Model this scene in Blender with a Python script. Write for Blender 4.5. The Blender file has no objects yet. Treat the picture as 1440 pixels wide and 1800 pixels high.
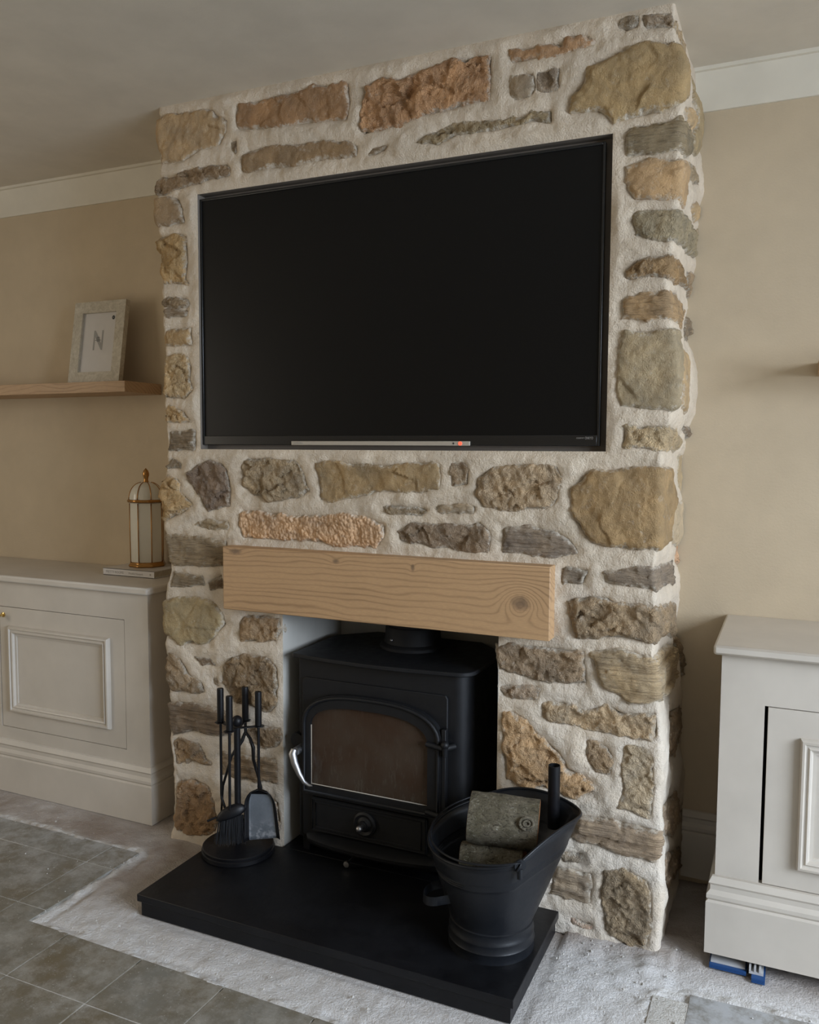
import bpy, math, random
import numpy as np
from mathutils import Vector, Matrix
from math import pi, sin, cos, radians
random.seed(4); rng = np.random.default_rng(11)
scene = bpy.context.scene
COL = scene.collection
# ------------------------------------------------------------------ camera
cam_d = bpy.data.cameras.new('camera'); cam = bpy.data.objects.new('camera', cam_d); COL.objects.link(cam)
CAM = (1.4189, -2.1021, 1.2577); YAW, PITCH, ROLL = -.4247, -.0745, .0052
f_ = Vector((sin(YAW)*cos(PITCH), cos(YAW)*cos(PITCH), sin(PITCH)))
r_ = Vector((cos(YAW), -sin(YAW), 0)); u_ = r_.cross(f_)
R_ = cos(ROLL)*r_ + sin(ROLL)*u_; U_ = -sin(ROLL)*r_ + cos(ROLL)*u_
m = Matrix((R_, U_, -f_)).transposed().to_4x4(); m.translation = CAM
cam.matrix_world = m
cam_d.sensor_fit = 'VERTICAL'; cam_d.sensor_height = 36; cam_d.lens = 1487.48/1800*36
cam_d.clip_start = .02
scene.camera = cam
# ------------------------------------------------------------------ world, light, exposure
w = bpy.data.worlds.new('world'); scene.world = w; w.use_nodes = True
bg = w.node_tree.nodes['Background']; bg.inputs[0].default_value = (.55, .72, 1, 1); bg.inputs[1].default_value = .6
def area(name, loc, size, rot, power, col):
    d = bpy.data.lights.new(name, 'AREA'); d.shape = 'RECTANGLE'; d.size, d.size_y = size; d.energy = power; d.color = col
    o = bpy.data.objects.new(name, d); COL.objects.link(o); o.location = loc; o.rotation_euler = rot; return o
# daylight through the garden doors in the right wall; unseen warm fill lamp added at the left wall
area('daylight_right', (4.2, -1.45, 1.95), (2.4, 2.6), (0, radians(62), 0), 345, (.765, .865, 1))
area('warm_fill_left', (-2.56, -2.0, 1.38), (1.3, 1.3), (0, radians(-90), 0), 15, (1, .86, .66))
scene.view_settings.view_transform = 'Standard'; scene.view_settings.look = 'None'
scene.view_settings.gamma = 1; scene.view_settings.use_curve_mapping = False
scene.view_settings.exposure = .27
# ------------------------------------------------------------------ helpers
def mesh(name, V, F, smooth=None):
    me = bpy.data.meshes.new(name); me.from_pydata([tuple(map(float, v)) for v in V], [], F); me.update()
    if smooth is not None:
        me.shade_smooth()
        if smooth < 180: me.set_sharp_from_angle(angle=radians(smooth))
    return me
def tag(o, label=None, cat=None, group=None, kind=None):
    if label: o['label'] = label
    if cat: o['category'] = cat
    if group: o['group'] = group
    if kind: o['kind'] = kind
    return o
def root_loc(p):
    while p.parent: p = p.parent
    return Vector(p.location)
def obj(name, geo, mat, parent=None, smooth=None, loc=None, bevel=0, label=None):
    """geo: list of (verts, faces) pieces in world metres, joined to ONE mesh"""
    V, F = [], []
    off = root_loc(parent) if parent else Vector(loc or (0, 0, 0))
    for v, f in geo:
        n = len(V); V += [(a[0]-off[0], a[1]-off[1], a[2]-off[2]) for a in v]; F += [[i+n for i in q] for q in f]
    o = bpy.data.objects.new(name, mesh(name, V, F, smooth)); COL.objects.link(o)
    if mat: o.data.materials.append(mat)
    if parent: o.parent = parent
    else: o.location = off
    if bevel:
        b = o.modifiers.new('bevel', 'BEVEL'); b.width = bevel; b.segments = 2; b.limit_method = 'ANGLE'; b.angle_limit = radians(40)
        o.data.shade_smooth(); o.data.set_sharp_from_angle(angle=radians(35))
    if label: o['label'] = label
    return o
def empty(name, loc, label, cat, group=None):
    o = bpy.data.objects.new(name, None); COL.objects.link(o); o.location = loc; o.empty_display_size = .05
    return tag(o, label, cat, group)
def struct(name, geo, mat, parent=None, **k):
    o = obj(name, geo, mat, parent, **k)
    if not parent: o['kind'] = 'structure'
    return o
def box(x0, x1, y0, y1, z0, z1):
    V = [(x, y, z) for z in (z0, z1) for y in (y0, y1) for x in (x0, x1)]
    return V, [(0, 2, 3, 1), (4, 5, 7, 6), (0, 1, 5, 4), (2, 6, 7, 3), (0, 4, 6, 2), (1, 3, 7, 5)]
def prism(pts, a0, a1, fn):
    """polygon pts (a,b) extruded between c=a0..a1; fn(a,b,c)->xyz"""
    n = len(pts)
    V = [fn(a, b, a0) for a, b in pts]+[fn(a, b, a1) for a, b in pts]
    F = [list(range(n))[::-1], list(range(n, 2*n))]+[[i, (i+1) % n, n+(i+1) % n, n+i] for i in range(n)]
    return V, F
XY = lambda a, b, c: (a, b, c)
XZ = lambda a, b, c: (a, c, b)
def lathe(prof, n=32, cx=0, cy=0, cap=True):
    V, F = [], []
    for r, z in prof:
        for i in range(n):
            t = 2*pi*i/n; V.append((cx+r*cos(t), cy+r*sin(t), z))
    for k in range(len(prof)-1):
        for i in range(n):
            j = (i+1) % n; F.append([k*n+i, k*n+j, (k+1)*n+j, (k+1)*n+i])
    if cap: F += [list(range(n))[::-1], [(len(prof)-1)*n+i for i in range(n)]]
    return V, F
def tube(P, r, n=10, cap=True, closed=False):
    P = [Vector(p) for p in P]; V, F = [], []; m = len(P)
    rs = r if isinstance(r, (list, tuple)) else [r]*m
    up = None
    for k in range(m):
        if closed: t = (P[(k+1) % m]-P[k-1]).normalized()
        else: t = (P[min(k+1, m-1)]-P[max(k-1, 0)]).normalized()
        if up is None:
            up = Vector((0, 0, 1)) if abs(t.z) < .9 else Vector((1, 0, 0))
        a = (up-t*up.dot(t)).normalized(); b = t.cross(a); up = a
        for i in range(n):
            q = 2*pi*i/n; V.append(P[k]+a*(rs[k]*cos(q))+b*(rs[k]*sin(q)))
    for k in range(m if closed else m-1):
        k2 = (k+1) % m
        for i in range(n):
            j = (i+1) % n; F.append([k*n+i, k*n+j, k2*n+j, k2*n+i])
    if cap and not closed: F += [list(range(n))[::-1], [(m-1)*n+i for i in range(n)]]
    return V, F
def ball(c, r, sz=1, n=16, mrings=10):
    prof = [(max(1e-4, r*sin(pi*k/mrings)), c[2]-r*sz*cos(pi*k/mrings)) for k in range(mrings+1)]
    return lathe(prof, n, c[0], c[1])
def sweep(path, prof, fn, closed=False):
    """profile (n,h): n = outward offset (to the right of travel), swept along the 2-D path with mitres; fn(a,b,h)"""
    m, k = len(path), len(prof); V, F = [], []
    def nrm(p, q):
        d = Vector((q[0]-p[0], q[1]-p[1])).normalized(); return Vector((d.y, -d.x))
    for i, p in enumerate(path):
        if closed: n1, n2 = nrm(path[i-1], p), nrm(p, path[(i+1) % m])
        else:
            n1 = nrm(path[i-1], p) if i else nrm(p, path[1]); n2 = nrm(p, path[i+1]) if i < m-1 else n1
        b = (n1+n2).normalized(); s = 1/max(.2, b.dot(n1))
        for o, h in prof: V.append(fn(p[0]+b.x*s*o, p[1]+b.y*s*o, h))
    for i in range(m if closed else m-1):
        j = (i+1) % m
        for q in range(k):
            q2 = (q+1) % k; F.append([i*k+q, i*k+q2, j*k+q2, j*k+q])
    if not closed: F += [list(range(k))[::-1], [(m-1)*k+q for q in range(k)]]
    return V, F
def text(name, s, size, loc, rot, mat, parent, depth=.0003, align='LEFT', sx=1):
    c = bpy.data.curves.new(name, 'FONT'); c.body = s; c.size = size; c.extrude = depth; c.align_x = align
    t = bpy.data.objects.new('tmp_text', c); COL.objects.link(t)
    bpy.context.view_layer.update()
    me = bpy.data.meshes.new_from_object(t.evaluated_get(bpy.context.evaluated_depsgraph_get()))
    bpy.data.objects.remove(t)
    M = Matrix.Translation(Vector(loc)-root_loc(parent)) @ rot.to_4x4() @ Matrix.Diagonal((sx, 1, 1, 1))
    me.transform(M); me.materials.clear(); me.materials.append(mat)
    o = bpy.data.objects.new(name, me); COL.objects.link(o); o.parent = parent
    return o
# numpy value noise
_T = rng.random((256, 256))
def vn(x, y):
    xi, yi = np.floor(x).astype(int), np.floor(y).astype(int); fx, fy = x-xi, y-yi
    fx = fx*fx*(3-2*fx); fy = fy*fy*(3-2*fy)
    g = lambda a, b: _T[a & 255, b & 255]
    return (g(xi, yi)*(1-fx)+g(xi+1, yi)*fx)*(1-fy)+(g(xi, yi+1)*(1-fx)+g(xi+1, yi+1)*fx)*fy-.5
def fbm(x, y, s, o=4, g=.55):
    v = 0; a = 1
    for k in range(o): v = v+a*vn(x*s+17.3*k, y*s+5.1*k+9); a *= g; s *= 2.03
    return v
def ridge(x, y, s, o=3):
    v = 0; a = 1
    for k in range(o): v = v+a*(1-4*abs(vn(x*s+31*k, y*s+7*k))); a *= .5; s *= 2.1
    return v/1.75-.5
def facets(x, y, s, seed):
    """broken-rock planes: every cell of a jittered lattice carries its own tilted plane"""
    g = np.random.default_rng(seed); X, Y = x*s, y*s; xi, yi = np.floor(X).astype(int), np.floor(Y).astype(int)
    J = g.random((64, 64, 5)); best = np.full(X.shape, 1e9); out = np.zeros(X.shape)
    for dx in (-1, 0, 1):
        for dy in (-1, 0, 1):
            c = J[(xi+dx) % 64, (yi+dy) % 64]
            px, py = xi+dx+c[..., 0], yi+dy+c[..., 1]; d = (X-px)**2+(Y-py)**2
            h = (c[..., 2]-.5)*.8+(c[..., 3]-.5)*1.6*(X-px)+(c[..., 4]-.5)*1.6*(Y-py)
            m_ = d < best; best = np.where(m_, d, best); out = np.where(m_, h, out)
    return out
def sdf(px, py, poly):
    """signed distance, positive inside"""
    P = np.array(poly); d = np.full(px.shape, 1e9); ins = np.zeros(px.shape, bool)
    for i in range(len(P)):
        a, b = P[i], P[(i+1) % len(P)]; e = b-a
        t = np.clip(((px-a[0])*e[0]+(py-a[1])*e[1])/(e@e+1e-12), 0, 1)
        d = np.minimum(d, (px-a[0]-t*e[0])**2+(py-a[1]-t*e[1])**2)
        c = (a[1] > py) != (b[1] > py)
        with np.errstate(divide='ignore', invalid='ignore'):
            ins ^= c & (px < (b[0]-a[0])*(py-a[1])/(b[1]-a[1]+1e-15)+a[0])
    return np.where(ins, 1, -1)*np.sqrt(d)
# ------------------------------------------------------------------ materials
def lin(h):
    c = [int(h[i:i+2], 16)/255 for i in (0, 2, 4)]
    return tuple(v/12.92 if v < .04045 else ((v+.055)/1.055)**2.4 for v in c)
class N:
    def __init__(s, name, rough=.6, metal=0):
        s.m = bpy.data.materials.new(name); s.m.use_nodes = True; s.t = s.m.node_tree
        s.b = s.t.nodes['Principled BSDF']; s.b.inputs['Roughness'].default_value = rough; s.b.inputs['Metallic'].default_value = metal
        s._co = None
    def nd(s, ty, **k):
        n = s.t.nodes.new(ty)
        for a, v in k.items():
            if a[0] == '_': setattr(n, a[1:], v)
        return n
    def put(s, inp, v):
        if hasattr(v, 'links'): s.t.links.new(v, inp)
        elif isinstance(v, (tuple, list)) and len(v) == 3 and inp.type == 'RGBA': inp.default_value = (*v, 1)
        else: inp.default_value = v
    def co(s):
        if not s._co: s._co = s.nd('ShaderNodeNewGeometry').outputs['Position']
        return s._co
    def mapc(s, scale=(1, 1, 1), rot=(0, 0, 0), loc=(0, 0, 0), src=None):
        n = s.nd('ShaderNodeMapping'); s.put(n.inputs[0], src or s.co()); n.inputs['Scale'].default_value = scale; n.inputs['Rotation'].default_value = rot; n.inputs['Location'].default_value = loc
        return n.outputs[0]
    def noise(s, sc, det=4, rough=.6, vec=None, dist=0, out=0):
        n = s.nd('ShaderNodeTexNoise'); s.put(n.inputs['Vector'], vec or s.co()); n.inputs['Scale'].default_value = sc
        n.inputs['Detail'].default_value = det; n.inputs['Roughness'].default_value = rough; n.inputs['Distortion'].default_value = dist
        return n.outputs[out]
    def vor(s, sc, vec=None, feat='F1'):
        n = s.nd('ShaderNodeTexVoronoi', _feature=feat); s.put(n.inputs['Vector'], vec or s.co()); n.inputs['Scale'].default_value = sc
        return n.outputs['Distance']
    def math(s, op, a, b=0, c=0):
        n = s.nd('ShaderNodeMath', _operation=op); s.put(n.inputs[0], a); s.put(n.inputs[1], b); s.put(n.inputs[2], c); return n.outputs[0]
    def ramp(s, v, a, b, lo=0, hi=1):
        n = s.nd('ShaderNodeMapRange'); s.put(n.inputs[0], v); n.inputs[1].default_value = a; n.inputs[2].default_value = b
        n.inputs[3].default_value = lo; n.inputs[4].default_value = hi; return n.outputs[0]
    def mix(s, f, a, b, blend='MIX'):
        n = s.nd('ShaderNodeMix', _data_type='RGBA', _blend_type=blend); s.put(n.inputs[0], f); s.put(n.inputs[6], a); s.put(n.inputs[7], b); return n.outputs[2]
    def nd_add(s, P, col, amp):
        n1 = s.nd('ShaderNodeVectorMath', _operation='SUBTRACT'); s.put(n1.inputs[0], col); n1.inputs[1].default_value = (.5, .5, .5)
        n2 = s.nd('ShaderNodeVectorMath', _operation='SCALE'); s.put(n2.inputs[0], n1.outputs[0]); n2.inputs['Scale'].default_value = amp
        n3 = s.nd('ShaderNodeVectorMath', _operation='ADD'); s.put(n3.inputs[0], P); s.put(n3.inputs[1], n2.outputs[0]); return n3.outputs[0]
    def sep(s, v=None):
        n = s.nd('ShaderNodeSeparateXYZ'); s.put(n.inputs[0], v or s.co()); return n.outputs
    def xyz(s, x, y, z):
        n = s.nd('ShaderNodeCombineXYZ')
        for i, v in enumerate((x, y, z)): s.put(n.inputs[i], v)
        return n.outputs[0]
    def attr(s, name):
        n = s.nd('ShaderNodeAttribute'); n.attribute_name = name; return n.outputs
    def bump(s, h, dist=.002, strength=1, nrm=None):
        n = s.nd('ShaderNodeBump'); s.put(n.inputs['Height'], h); n.inputs['Distance'].default_value = dist; n.inputs['Strength'].default_value = strength
        if nrm: s.put(n.inputs['Normal'], nrm)
        s.put(s.b.inputs['Normal'], n.outputs[0]); return n.outputs[0]
    def done(s, col=None, rough=None):
        if col is not None: s.put(s.b.inputs['Base Color'], col)
        if rough is not None: s.put(s.b.inputs['Roughness'], rough)
        return s.m
def plain(name, col, rough=.5, metal=0, bump=0, bsc=300):
    n = N(name, rough, metal)
    v = n.noise(6, 3); c = n.mix(n.ramp(v, .3, .7), tuple(x*.94 for x in col), tuple(min(1, x*1.05) for x in col))
    if bump: n.bump(n.noise(bsc, 2), bump)
    return n.done(c)
M = {}
M['wall'] = plain('beige_wall_paint', (.56, .455, .315), .7, bump=.0004, bsc=150)
M['ceiling'] = plain('white_ceiling_paint', (.66, .60, .50), .8, bump=.0003, bsc=120)
M['cove'] = plain('white_cove_paint', (.72, .67, .56), .6)
M['cabinet'] = plain('stone_cabinet_paint', (.585, .535, .465), .42, bump=.00008, bsc=500)
M['plaster'] = plain('smooth_grey_plaster', (.50, .485, .445), .7, bump=.0005, bsc=60)
M['black_gap'] = plain('gap_shade_black', (.012, .01, .01), .9)
M['brass'] = plain('polished_brass', (.75, .55, .22), .2, 1)
M['gold'] = plain('gold_lustre_glaze', (.42, .22, .07), .18, .9)
M['glaze'] = plain('white_ceramic_glaze', (.72, .69, .60), .12)
M['bar'] = plain('champagne_plastic', (.42, .37, .30), .35)
M['liner'] = plain('brown_recess_lining', (.17, .145, .12), .7, bump=.001, bsc=60)
M['tvbody'] = plain('black_television_plastic', (.012, .012, .012), .25)
M['steel'] = plain('brushed_steel', (.42, .42, .43), .42, 1)
M['blue'] = plain('blue_plastic_shim', (.015, .07, .22), .4)
M['clearp'] = plain('grey_plastic_shim', (.5, .5, .5), .4)
M['print'] = plain('grey_print', (.35, .34, .32), .8)
M['ink'] = plain('dark_print', (.03, .03, .03), .6)
M['inktext'] = plain('grey_ink', (.30, .28, .25), .8)
M['darkhole'] = plain('black_cavity', (.004, .004, .004), .9)
M['paper'] = plain('white_paper', (.60, .57, .54), .35)
M['bristle'] = plain('black_bristle', (.012, .013, .016), .7)
def m_screen():
    n = N('television_screen', .32); n.b.inputs['Specular IOR Level'].default_value = .2
    return n.done((.006, .006, .006))
M['screen'] = m_screen()
def m_led():
    n = N('red_led', .4); n.b.inputs['Emission Color'].default_value = (1, .12, .06, 1); n.b.inputs['Emission Strength'].default_value = 1.2
    return n.done((.8, .1, .05))
M['led'] = m_led()
def m_iron(name, col, rough, bsc=900, bd=.0004):
    n = N(name, rough); n.b.inputs['Specular IOR Level'].default_value = .33; v = n.noise(40, 4)
    n.bump(n.noise(bsc, 2), bd); return n.done(n.mix(v, tuple(x*.8 for x in col), tuple(x*1.2 for x in col)), n.ramp(v, .3, .7, rough-.06, rough+.08))
M['toolblack'] = m_iron('black_painted_steel', (.006, .006, .0075), .42, 400, .00005)
M['stove'] = m_iron('black_cast_iron', (.0085, .009, .0105), .48)
M['bucket'] = m_iron('black_enamelled_tin', (.009, .0105, .0135), .40, 300, .0002)
M['flue'] = m_iron('matt_black_flue', (.010, .010, .011), .6)
def m_hearth():
    n = N('black_slate_hearth', .4); n.b.inputs['Specular IOR Level'].default_value = .3; s1 = n.noise(5, 6, .65); sp = n.noise(220, 2)
    c = n.mix(n.ramp(s1, .35, .75), (.003, .003, .004), (.009, .010, .0125))
    c = n.mix(n.ramp(sp, .77, .82), c, (.12, .12, .13))
    n.bump(n.noise(60, 5), .0006); return n.done(c, n.ramp(s1, .3, .7, .33, .55))
M['hearth'] = m_hearth()
def m_glass():
    n = N('sooty_stove_glass', .3); n.b.inputs['Specular IOR Level'].default_value = .22
    z = n.sep()[2]; s1 = n.noise(9, 5, .6); s2 = n.noise(30, 5, .7, vec=n.mapc((3, 1, .6)))
    c = n.mix(n.ramp(s1, .35, .7), (.050, .028, .017), (.068, .050, .036))
    c = n.mix(n.math('MULTIPLY', n.ramp(s2, .5, .75), n.ramp(z, .42, .30)), c, (.085, .075, .06))
    return n.done(c, n.ramp(s2, .3, .7, .12, .35))
M['glass'] = m_glass()
def m_wood(name, knots, base=(.52, .325, .168), dark=(.26, .15, .075), sc=1.0, axis=0, fr=330):
    """axis: grain runs along this world axis; growth rings follow height field F = z + warps + knots"""
    n = N(name, .55); o = n.sep(); X, Y, Z = o[0], o[1], o[2]
    along = (X, Y)[axis]; across = (Y, X)[axis]
    v = n.xyz(n.math('MULTIPLY', along, 1.2), n.math('MULTIPLY', across, 4), n.math('MULTIPLY', Z, 5))
    wv = n.noise(1.6, 3, .5, vec=v)
    F = n.math('ADD', n.math('ADD', n.math('MULTIPLY', across, .55), Z), n.math('MULTIPLY', wv, .10*sc))
    km = None
    for (kx, kz, ax, az, amp) in knots:
        q = n.math('ADD', n.math('POWER', n.math('DIVIDE', n.math('ABSOLUTE', n.math('SUBTRACT', X, kx)), ax), 2), n.math('POWER', n.math('DIVIDE', n.math('ABSOLUTE', n.math('SUBTRACT', Z, kz)), az), 2))
        e = n.math('EXPONENT', n.math('MULTIPLY', q, -1))
        F = n.math('ADD', F, n.math('MULTIPLY', e, amp))
        k1 = n.ramp(n.math('ADD', q, n.math('MULTIPLY', n.noise(90, 3), .30)), .50, .16)
        km = k1 if km is None else n.math('MAXIMUM', km, k1)
    rings = n.math('SINE', n.math('MULTIPLY', F, fr))
    fine = n.noise(60, 4, .6, vec=n.xyz(n.math('MULTIPLY', along, 1.2), n.math('MULTIPLY', across, 20), n.math('MULTIPLY', Z, 20)))
    broad = n.noise(3, 3, .5, vec=v)
    line = n.math('MULTIPLY', n.math('POWER', n.ramp(rings, -1, 1), 5), n.ramp(broad, .35, .65, .35, .95))
    c = n.mix(n.ramp(fine, .3, .7), tuple(x*.88 for x in base), tuple(min(1, x*1.12) for x in base))
    c = n.mix(n.ramp(broad, .3, .8, 0, .35), c, tuple(x*.8 for x in base))
    c = n.mix(n.math('MULTIPLY', line, .75), c, dark)
    if km is not None: c = n.mix(n.math('MULTIPLY', km, .75), c, (.13, .085, .055))
    n.bump(n.math('ADD', n.math('MULTIPLY', line, -.5), fine), .0004); return n.done(c)
M['mantel'] = m_wood('oak_beam', [(.800, .868, .050, .040, -.085), (.800, .866, .022, .026, -.02), (.265, .943, .022, .013, .014), (-.075, .952, .045, .018, .02), (.50, .94, .012, .02, .008)], fr=400)
M['shelfwood'] = m_wood('oak_shelf', [], base=(.48, .315, .18), fr=520)
def m_mortar(name='lime_mortar', base=(.69, .585, .455), lime=.5):
    n = N(name, .95); n.b.inputs['Specular IOR Level'].default_value = .2
    a = n.noise(7, 5, .6); b = n.noise(260, 3, .7); g = n.noise(45, 5, .65)
    c = n.mix(n.ramp(a, .35, .7), tuple(x*.88 for x in base), tuple(min(.9, x*1.1) for x in base))
    c = n.mix(n.ramp(g, .55, .8, 0, .35), c, (base[0]*.8, base[1]*.74, base[2]*.64))
    c = n.mix(n.ramp(b, .25, .45, .35, 0), c, tuple(x*.6 for x in base))
    z = n.sep()[2]; low = n.math('MULTIPLY', n.ramp(z, 1.1, .1), n.ramp(n.noise(4, 4), .35, .6))
    c = n.mix(n.math('MULTIPLY', low, lime), c, (.82, .79, .74))  # mortar blends to a paler tone in patches towards the floor
    h = n.math('ADD', n.math('MULTIPLY', b, .5), n.math('MULTIPLY', g, 1.2))
    n.bump(h, .006); return n.done(c)
M['mortar'] = m_mortar()
def m_stone(name, kind):
    n = N(name, .9); n.b.inputs['Specular IOR Level'].default_value = .25
    oi = n.nd('ShaderNodeObjectInfo'); base = oi.outputs['Color']; rnd = oi.outputs['Random']
    sh = n.nd('ShaderNodeVectorMath', _operation='ADD'); n.put(sh.inputs[0], n.co()); n.put(sh.inputs[1], n.xyz(n.math('MULTIPLY', rnd, 37), 0, n.math('MULTIPLY', rnd, 11))); P = sh.outputs[0]
    a = n.noise(11, 5, .6, vec=P, dist=.6); b = n.noise(60, 5, .7, vec=P); f = n.noise(350, 3, .7, vec=P)
    c = n.mix(1, base, n.mix(n.ramp(a, .3, .7), (.70, .71, .74), (1.25, 1.18, 1.08)), 'MULTIPLY')
    c = n.mix(n.ramp(b, .56, .74, 0, .5), c, n.mix(1, base, (.75, .68, .62), 'MULTIPLY'), 'MIX') if kind == 'b' else n.mix(n.ramp(b, .55, .75, 0, .45), c, n.mix(1, base, (.58, .55, .52), 'MULTIPLY'))
    c = n.mix(n.ramp(f, .35, .6, .2, 0), c, n.mix(1, base, (.45, .43, .42), 'MULTIPLY'))
    if kind == 'l':
        ly = n.noise(14, 4, .65, vec=n.mapc((1.2, 1.2, 14), src=P))
        c = n.mix(n.ramp(ly, .52, .64, 0, .55), c, n.mix(1, base, (.42, .40, .38), 'MULTIPLY'))
        h = n.math('ADD', n.math('MULTIPLY', ly, 1.6), n.math('MULTIPLY', f, .35)); d = .008
    elif kind == 's':
        h = n.math('ADD', n.math('MULTIPLY', b, .7), n.math('MULTIPLY', f, .5)); d = .006
    elif kind == 'b':
        h = n.math('ADD', n.math('MULTIPLY', n.vor(95, vec=P), -1.4), n.math('MULTIPLY', f, .3)); d = .005
    else:
        cr = n.noise(26, 5, .7, vec=P, dist=1.2)
        h = n.math('ADD', n.math('MULTIPLY', cr, 2.2), n.math('ADD', b, n.math('MULTIPLY', f, .4))); d = .010
        c = n.mix(n.ramp(cr, .60, .68, 0, .35), c, n.mix(1, base, (1.4, 1.36, 1.3), 'MULTIPLY'))
    if kind in 'rs':      # fine broken cleavage lines
        ve = n.vor(16 if kind == 'r' else 9, vec=n.mapc((1, 1, 1.5), src=n.nd_add(P, n.noise(14, 5, .75, vec=P, out=1), .12)), feat='DISTANCE_TO_EDGE')
        ck = n.ramp(ve, .02, .0, 0, .35 if kind == 'r' else .25); c = n.mix(n.math('MULTIPLY', ck, n.ramp(a, .4, .6, .2, 1)), c, n.mix(1, base, (.38, .35, .32), 'MULTIPLY'))
        h = n.math('ADD', h, n.math('MULTIPLY', n.ramp(ve, 0, .08), .22 if kind == 'r' else .15))
    # lime left on the rim of the stone when the joints were brushed
    rim = n.attr('rim')[2]; k = n.ramp(n.math('ADD', rim, n.math('MULTIPLY', n.math('SUBTRACT', n.noise(70, 5, .8), .5), .045)), .006, -.003)
    c = n.mix(n.math('MULTIPLY', k, .85), c, (.64, .58, .485))
    dust = n.ramp(n.noise(38, 6, .8), .57, .72, 0, .45); c = n.mix(dust, c, (.60, .56, .49))
    n.bump(h, d); return n.done(c)
for k_, nm_ in (('s', 'smooth_sandstone'), ('r', 'rough_sandstone'), ('l', 'layered_sandstone'), ('b', 'tooled_sandstone')): M['st_'+k_] = m_stone(nm_, k_)
def m_concrete():
    n = N('dusty_screed', .95); n.b.inputs['Specular IOR Level'].default_value = .2
    a = n.noise(2.6, 6, .62, dist=.4); b = n.noise(18, 6, .68); f = n.noise(160, 4, .7); o = n.sep()
    c = n.mix(n.ramp(a, .38, .62), (.33, .27, .225), (.56, .52, .49))
    # screed is whiter in front and to the right of the chimney breast, earth-coloured at its left corner
    m1 = n.math('MULTIPLY', n.ramp(o[0], -.42, .05), n.ramp(o[1], -.30, -.48)); m2 = n.ramp(o[0], .75, 1.0)
    m3 = n.math('MULTIPLY', n.ramp(o[1], .0, -.10), m2)
    wht = n.math('MAXIMUM', n.math('MULTIPLY', n.ramp(n.math('ADD', o[1], n.math('MULTIPLY', a, .5)), .05, -.30), n.ramp(n.math('ADD', n.math('MULTIPLY', o[0], .5), n.math('SUBTRACT', n.math('MULTIPLY', a, .25), o[1])), .22, .42)), m3)
    c = n.mix(n.math('MULTIPLY', wht, n.ramp(b, .25, .6, .65, 1)), c, (.74, .73, .72))
    c = n.mix(n.ramp(b, .58, .75, 0, .55), c, (.38, .33, .295))
    c = n.mix(n.ramp(f, .62, .75, 0, .5), c, (.72, .71, .69))
    c = n.mix(n.ramp(f, .38, .30, 0, .35), c, (.2, .17, .15))
    c = n.mix(n.math('MULTIPLY', n.attr('ridge')[2], n.ramp(b, .3, .5, .5, 1)), c, (.70, .68, .65))
    n.bump(n.math('ADD', n.math('MULTIPLY', n.noise(70, 5, .75), 1.5), f), .004); return n.done(c)
M['screed'] = m_concrete()
def m_tile():
    n = N('dusty_slate_tile', .62); a = n.noise(3.2, 6, .68); b = n.noise(9, 8, .78); f = n.noise(120, 4, .7); o = n.sep()
    c = n.mix(n.ramp(a, .36, .64), (.15, .12, .072), (.195, .19, .165))
    c = n.mix(n.ramp(b, .45, .66, 0, .8), c, (.34, .32, .275))
    dst = n.math('ADD', n.ramp(o[1], -.50, -.15, .10, .65), n.ramp(o[0], 1.0, 1.2, 0, .6))
    c = n.mix(n.math('MULTIPLY', dst, n.ramp(b, .42, .62, .15, 1)), c, (.42, .43, .44))
    c = n.mix(n.math('MULTIPLY', n.ramp(n.noise(26, 8, .85), .56, .68), .55), c, (.42, .42, .40)); c = n.mix(n.ramp(f, .64, .72, 0, .8), c, (.55, .55, .54))
    n.bump(n.math('ADD', b, n.math('MULTIPLY', f, .25)), .0015); return n.done(c, n.ramp(b, .3, .7, .45, .7))
M['tile'] = m_tile()
M['grout'] = m_mortar('white_grout', (.58, .56, .52), .1)
def m_bark():
    n = N('grey_green_bark', .95); a = n.noise(14, 5, .65); b = n.noise(70, 5, .75, dist=1.5, vec=n.mapc((1, 1, 1.8)))
    c = n.mix(n.ramp(a, .35, .65), (.10, .085, .045), (.215, .185, .13)); c = n.mix(n.ramp(b, .58, .72), c, (.46, .44, .36)); c = n.mix(n.ramp(b, .46, .38), c, (.05, .04, .025))
    n.bump(b, .012); return n.done(c)
M['bark'] = m_bark()
M['logend'] = plain('cut_log_wood', (.34, .15, .055), .8, bump=.002, bsc=150)
def m_frame():
    n = N('speckled_frame_veneer', .4); b = n.noise(45, 5, .7, dist=1); return n.done(n.mix(n.ramp(b, .35, .65), (.40, .35, .265), (.58, .53, .43)))
M['frame'] = m_frame()
def m_shovel():
    n = N('ash_greyed_steel', .5); b = n.noise(14, 5, .7); z = n.sep()[2]
    c = n.mix(n.ramp(b, .35, .7), (.11, .125, .145), (.17, .19, .21)); c = n.mix(n.math('MULTIPLY', n.ramp(z, .17, .10), n.ramp(n.noise(60, 4), .45, .6)), c, (.35, .36, .38)); return n.done(c)
M['shovel'] = m_shovel()
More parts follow.
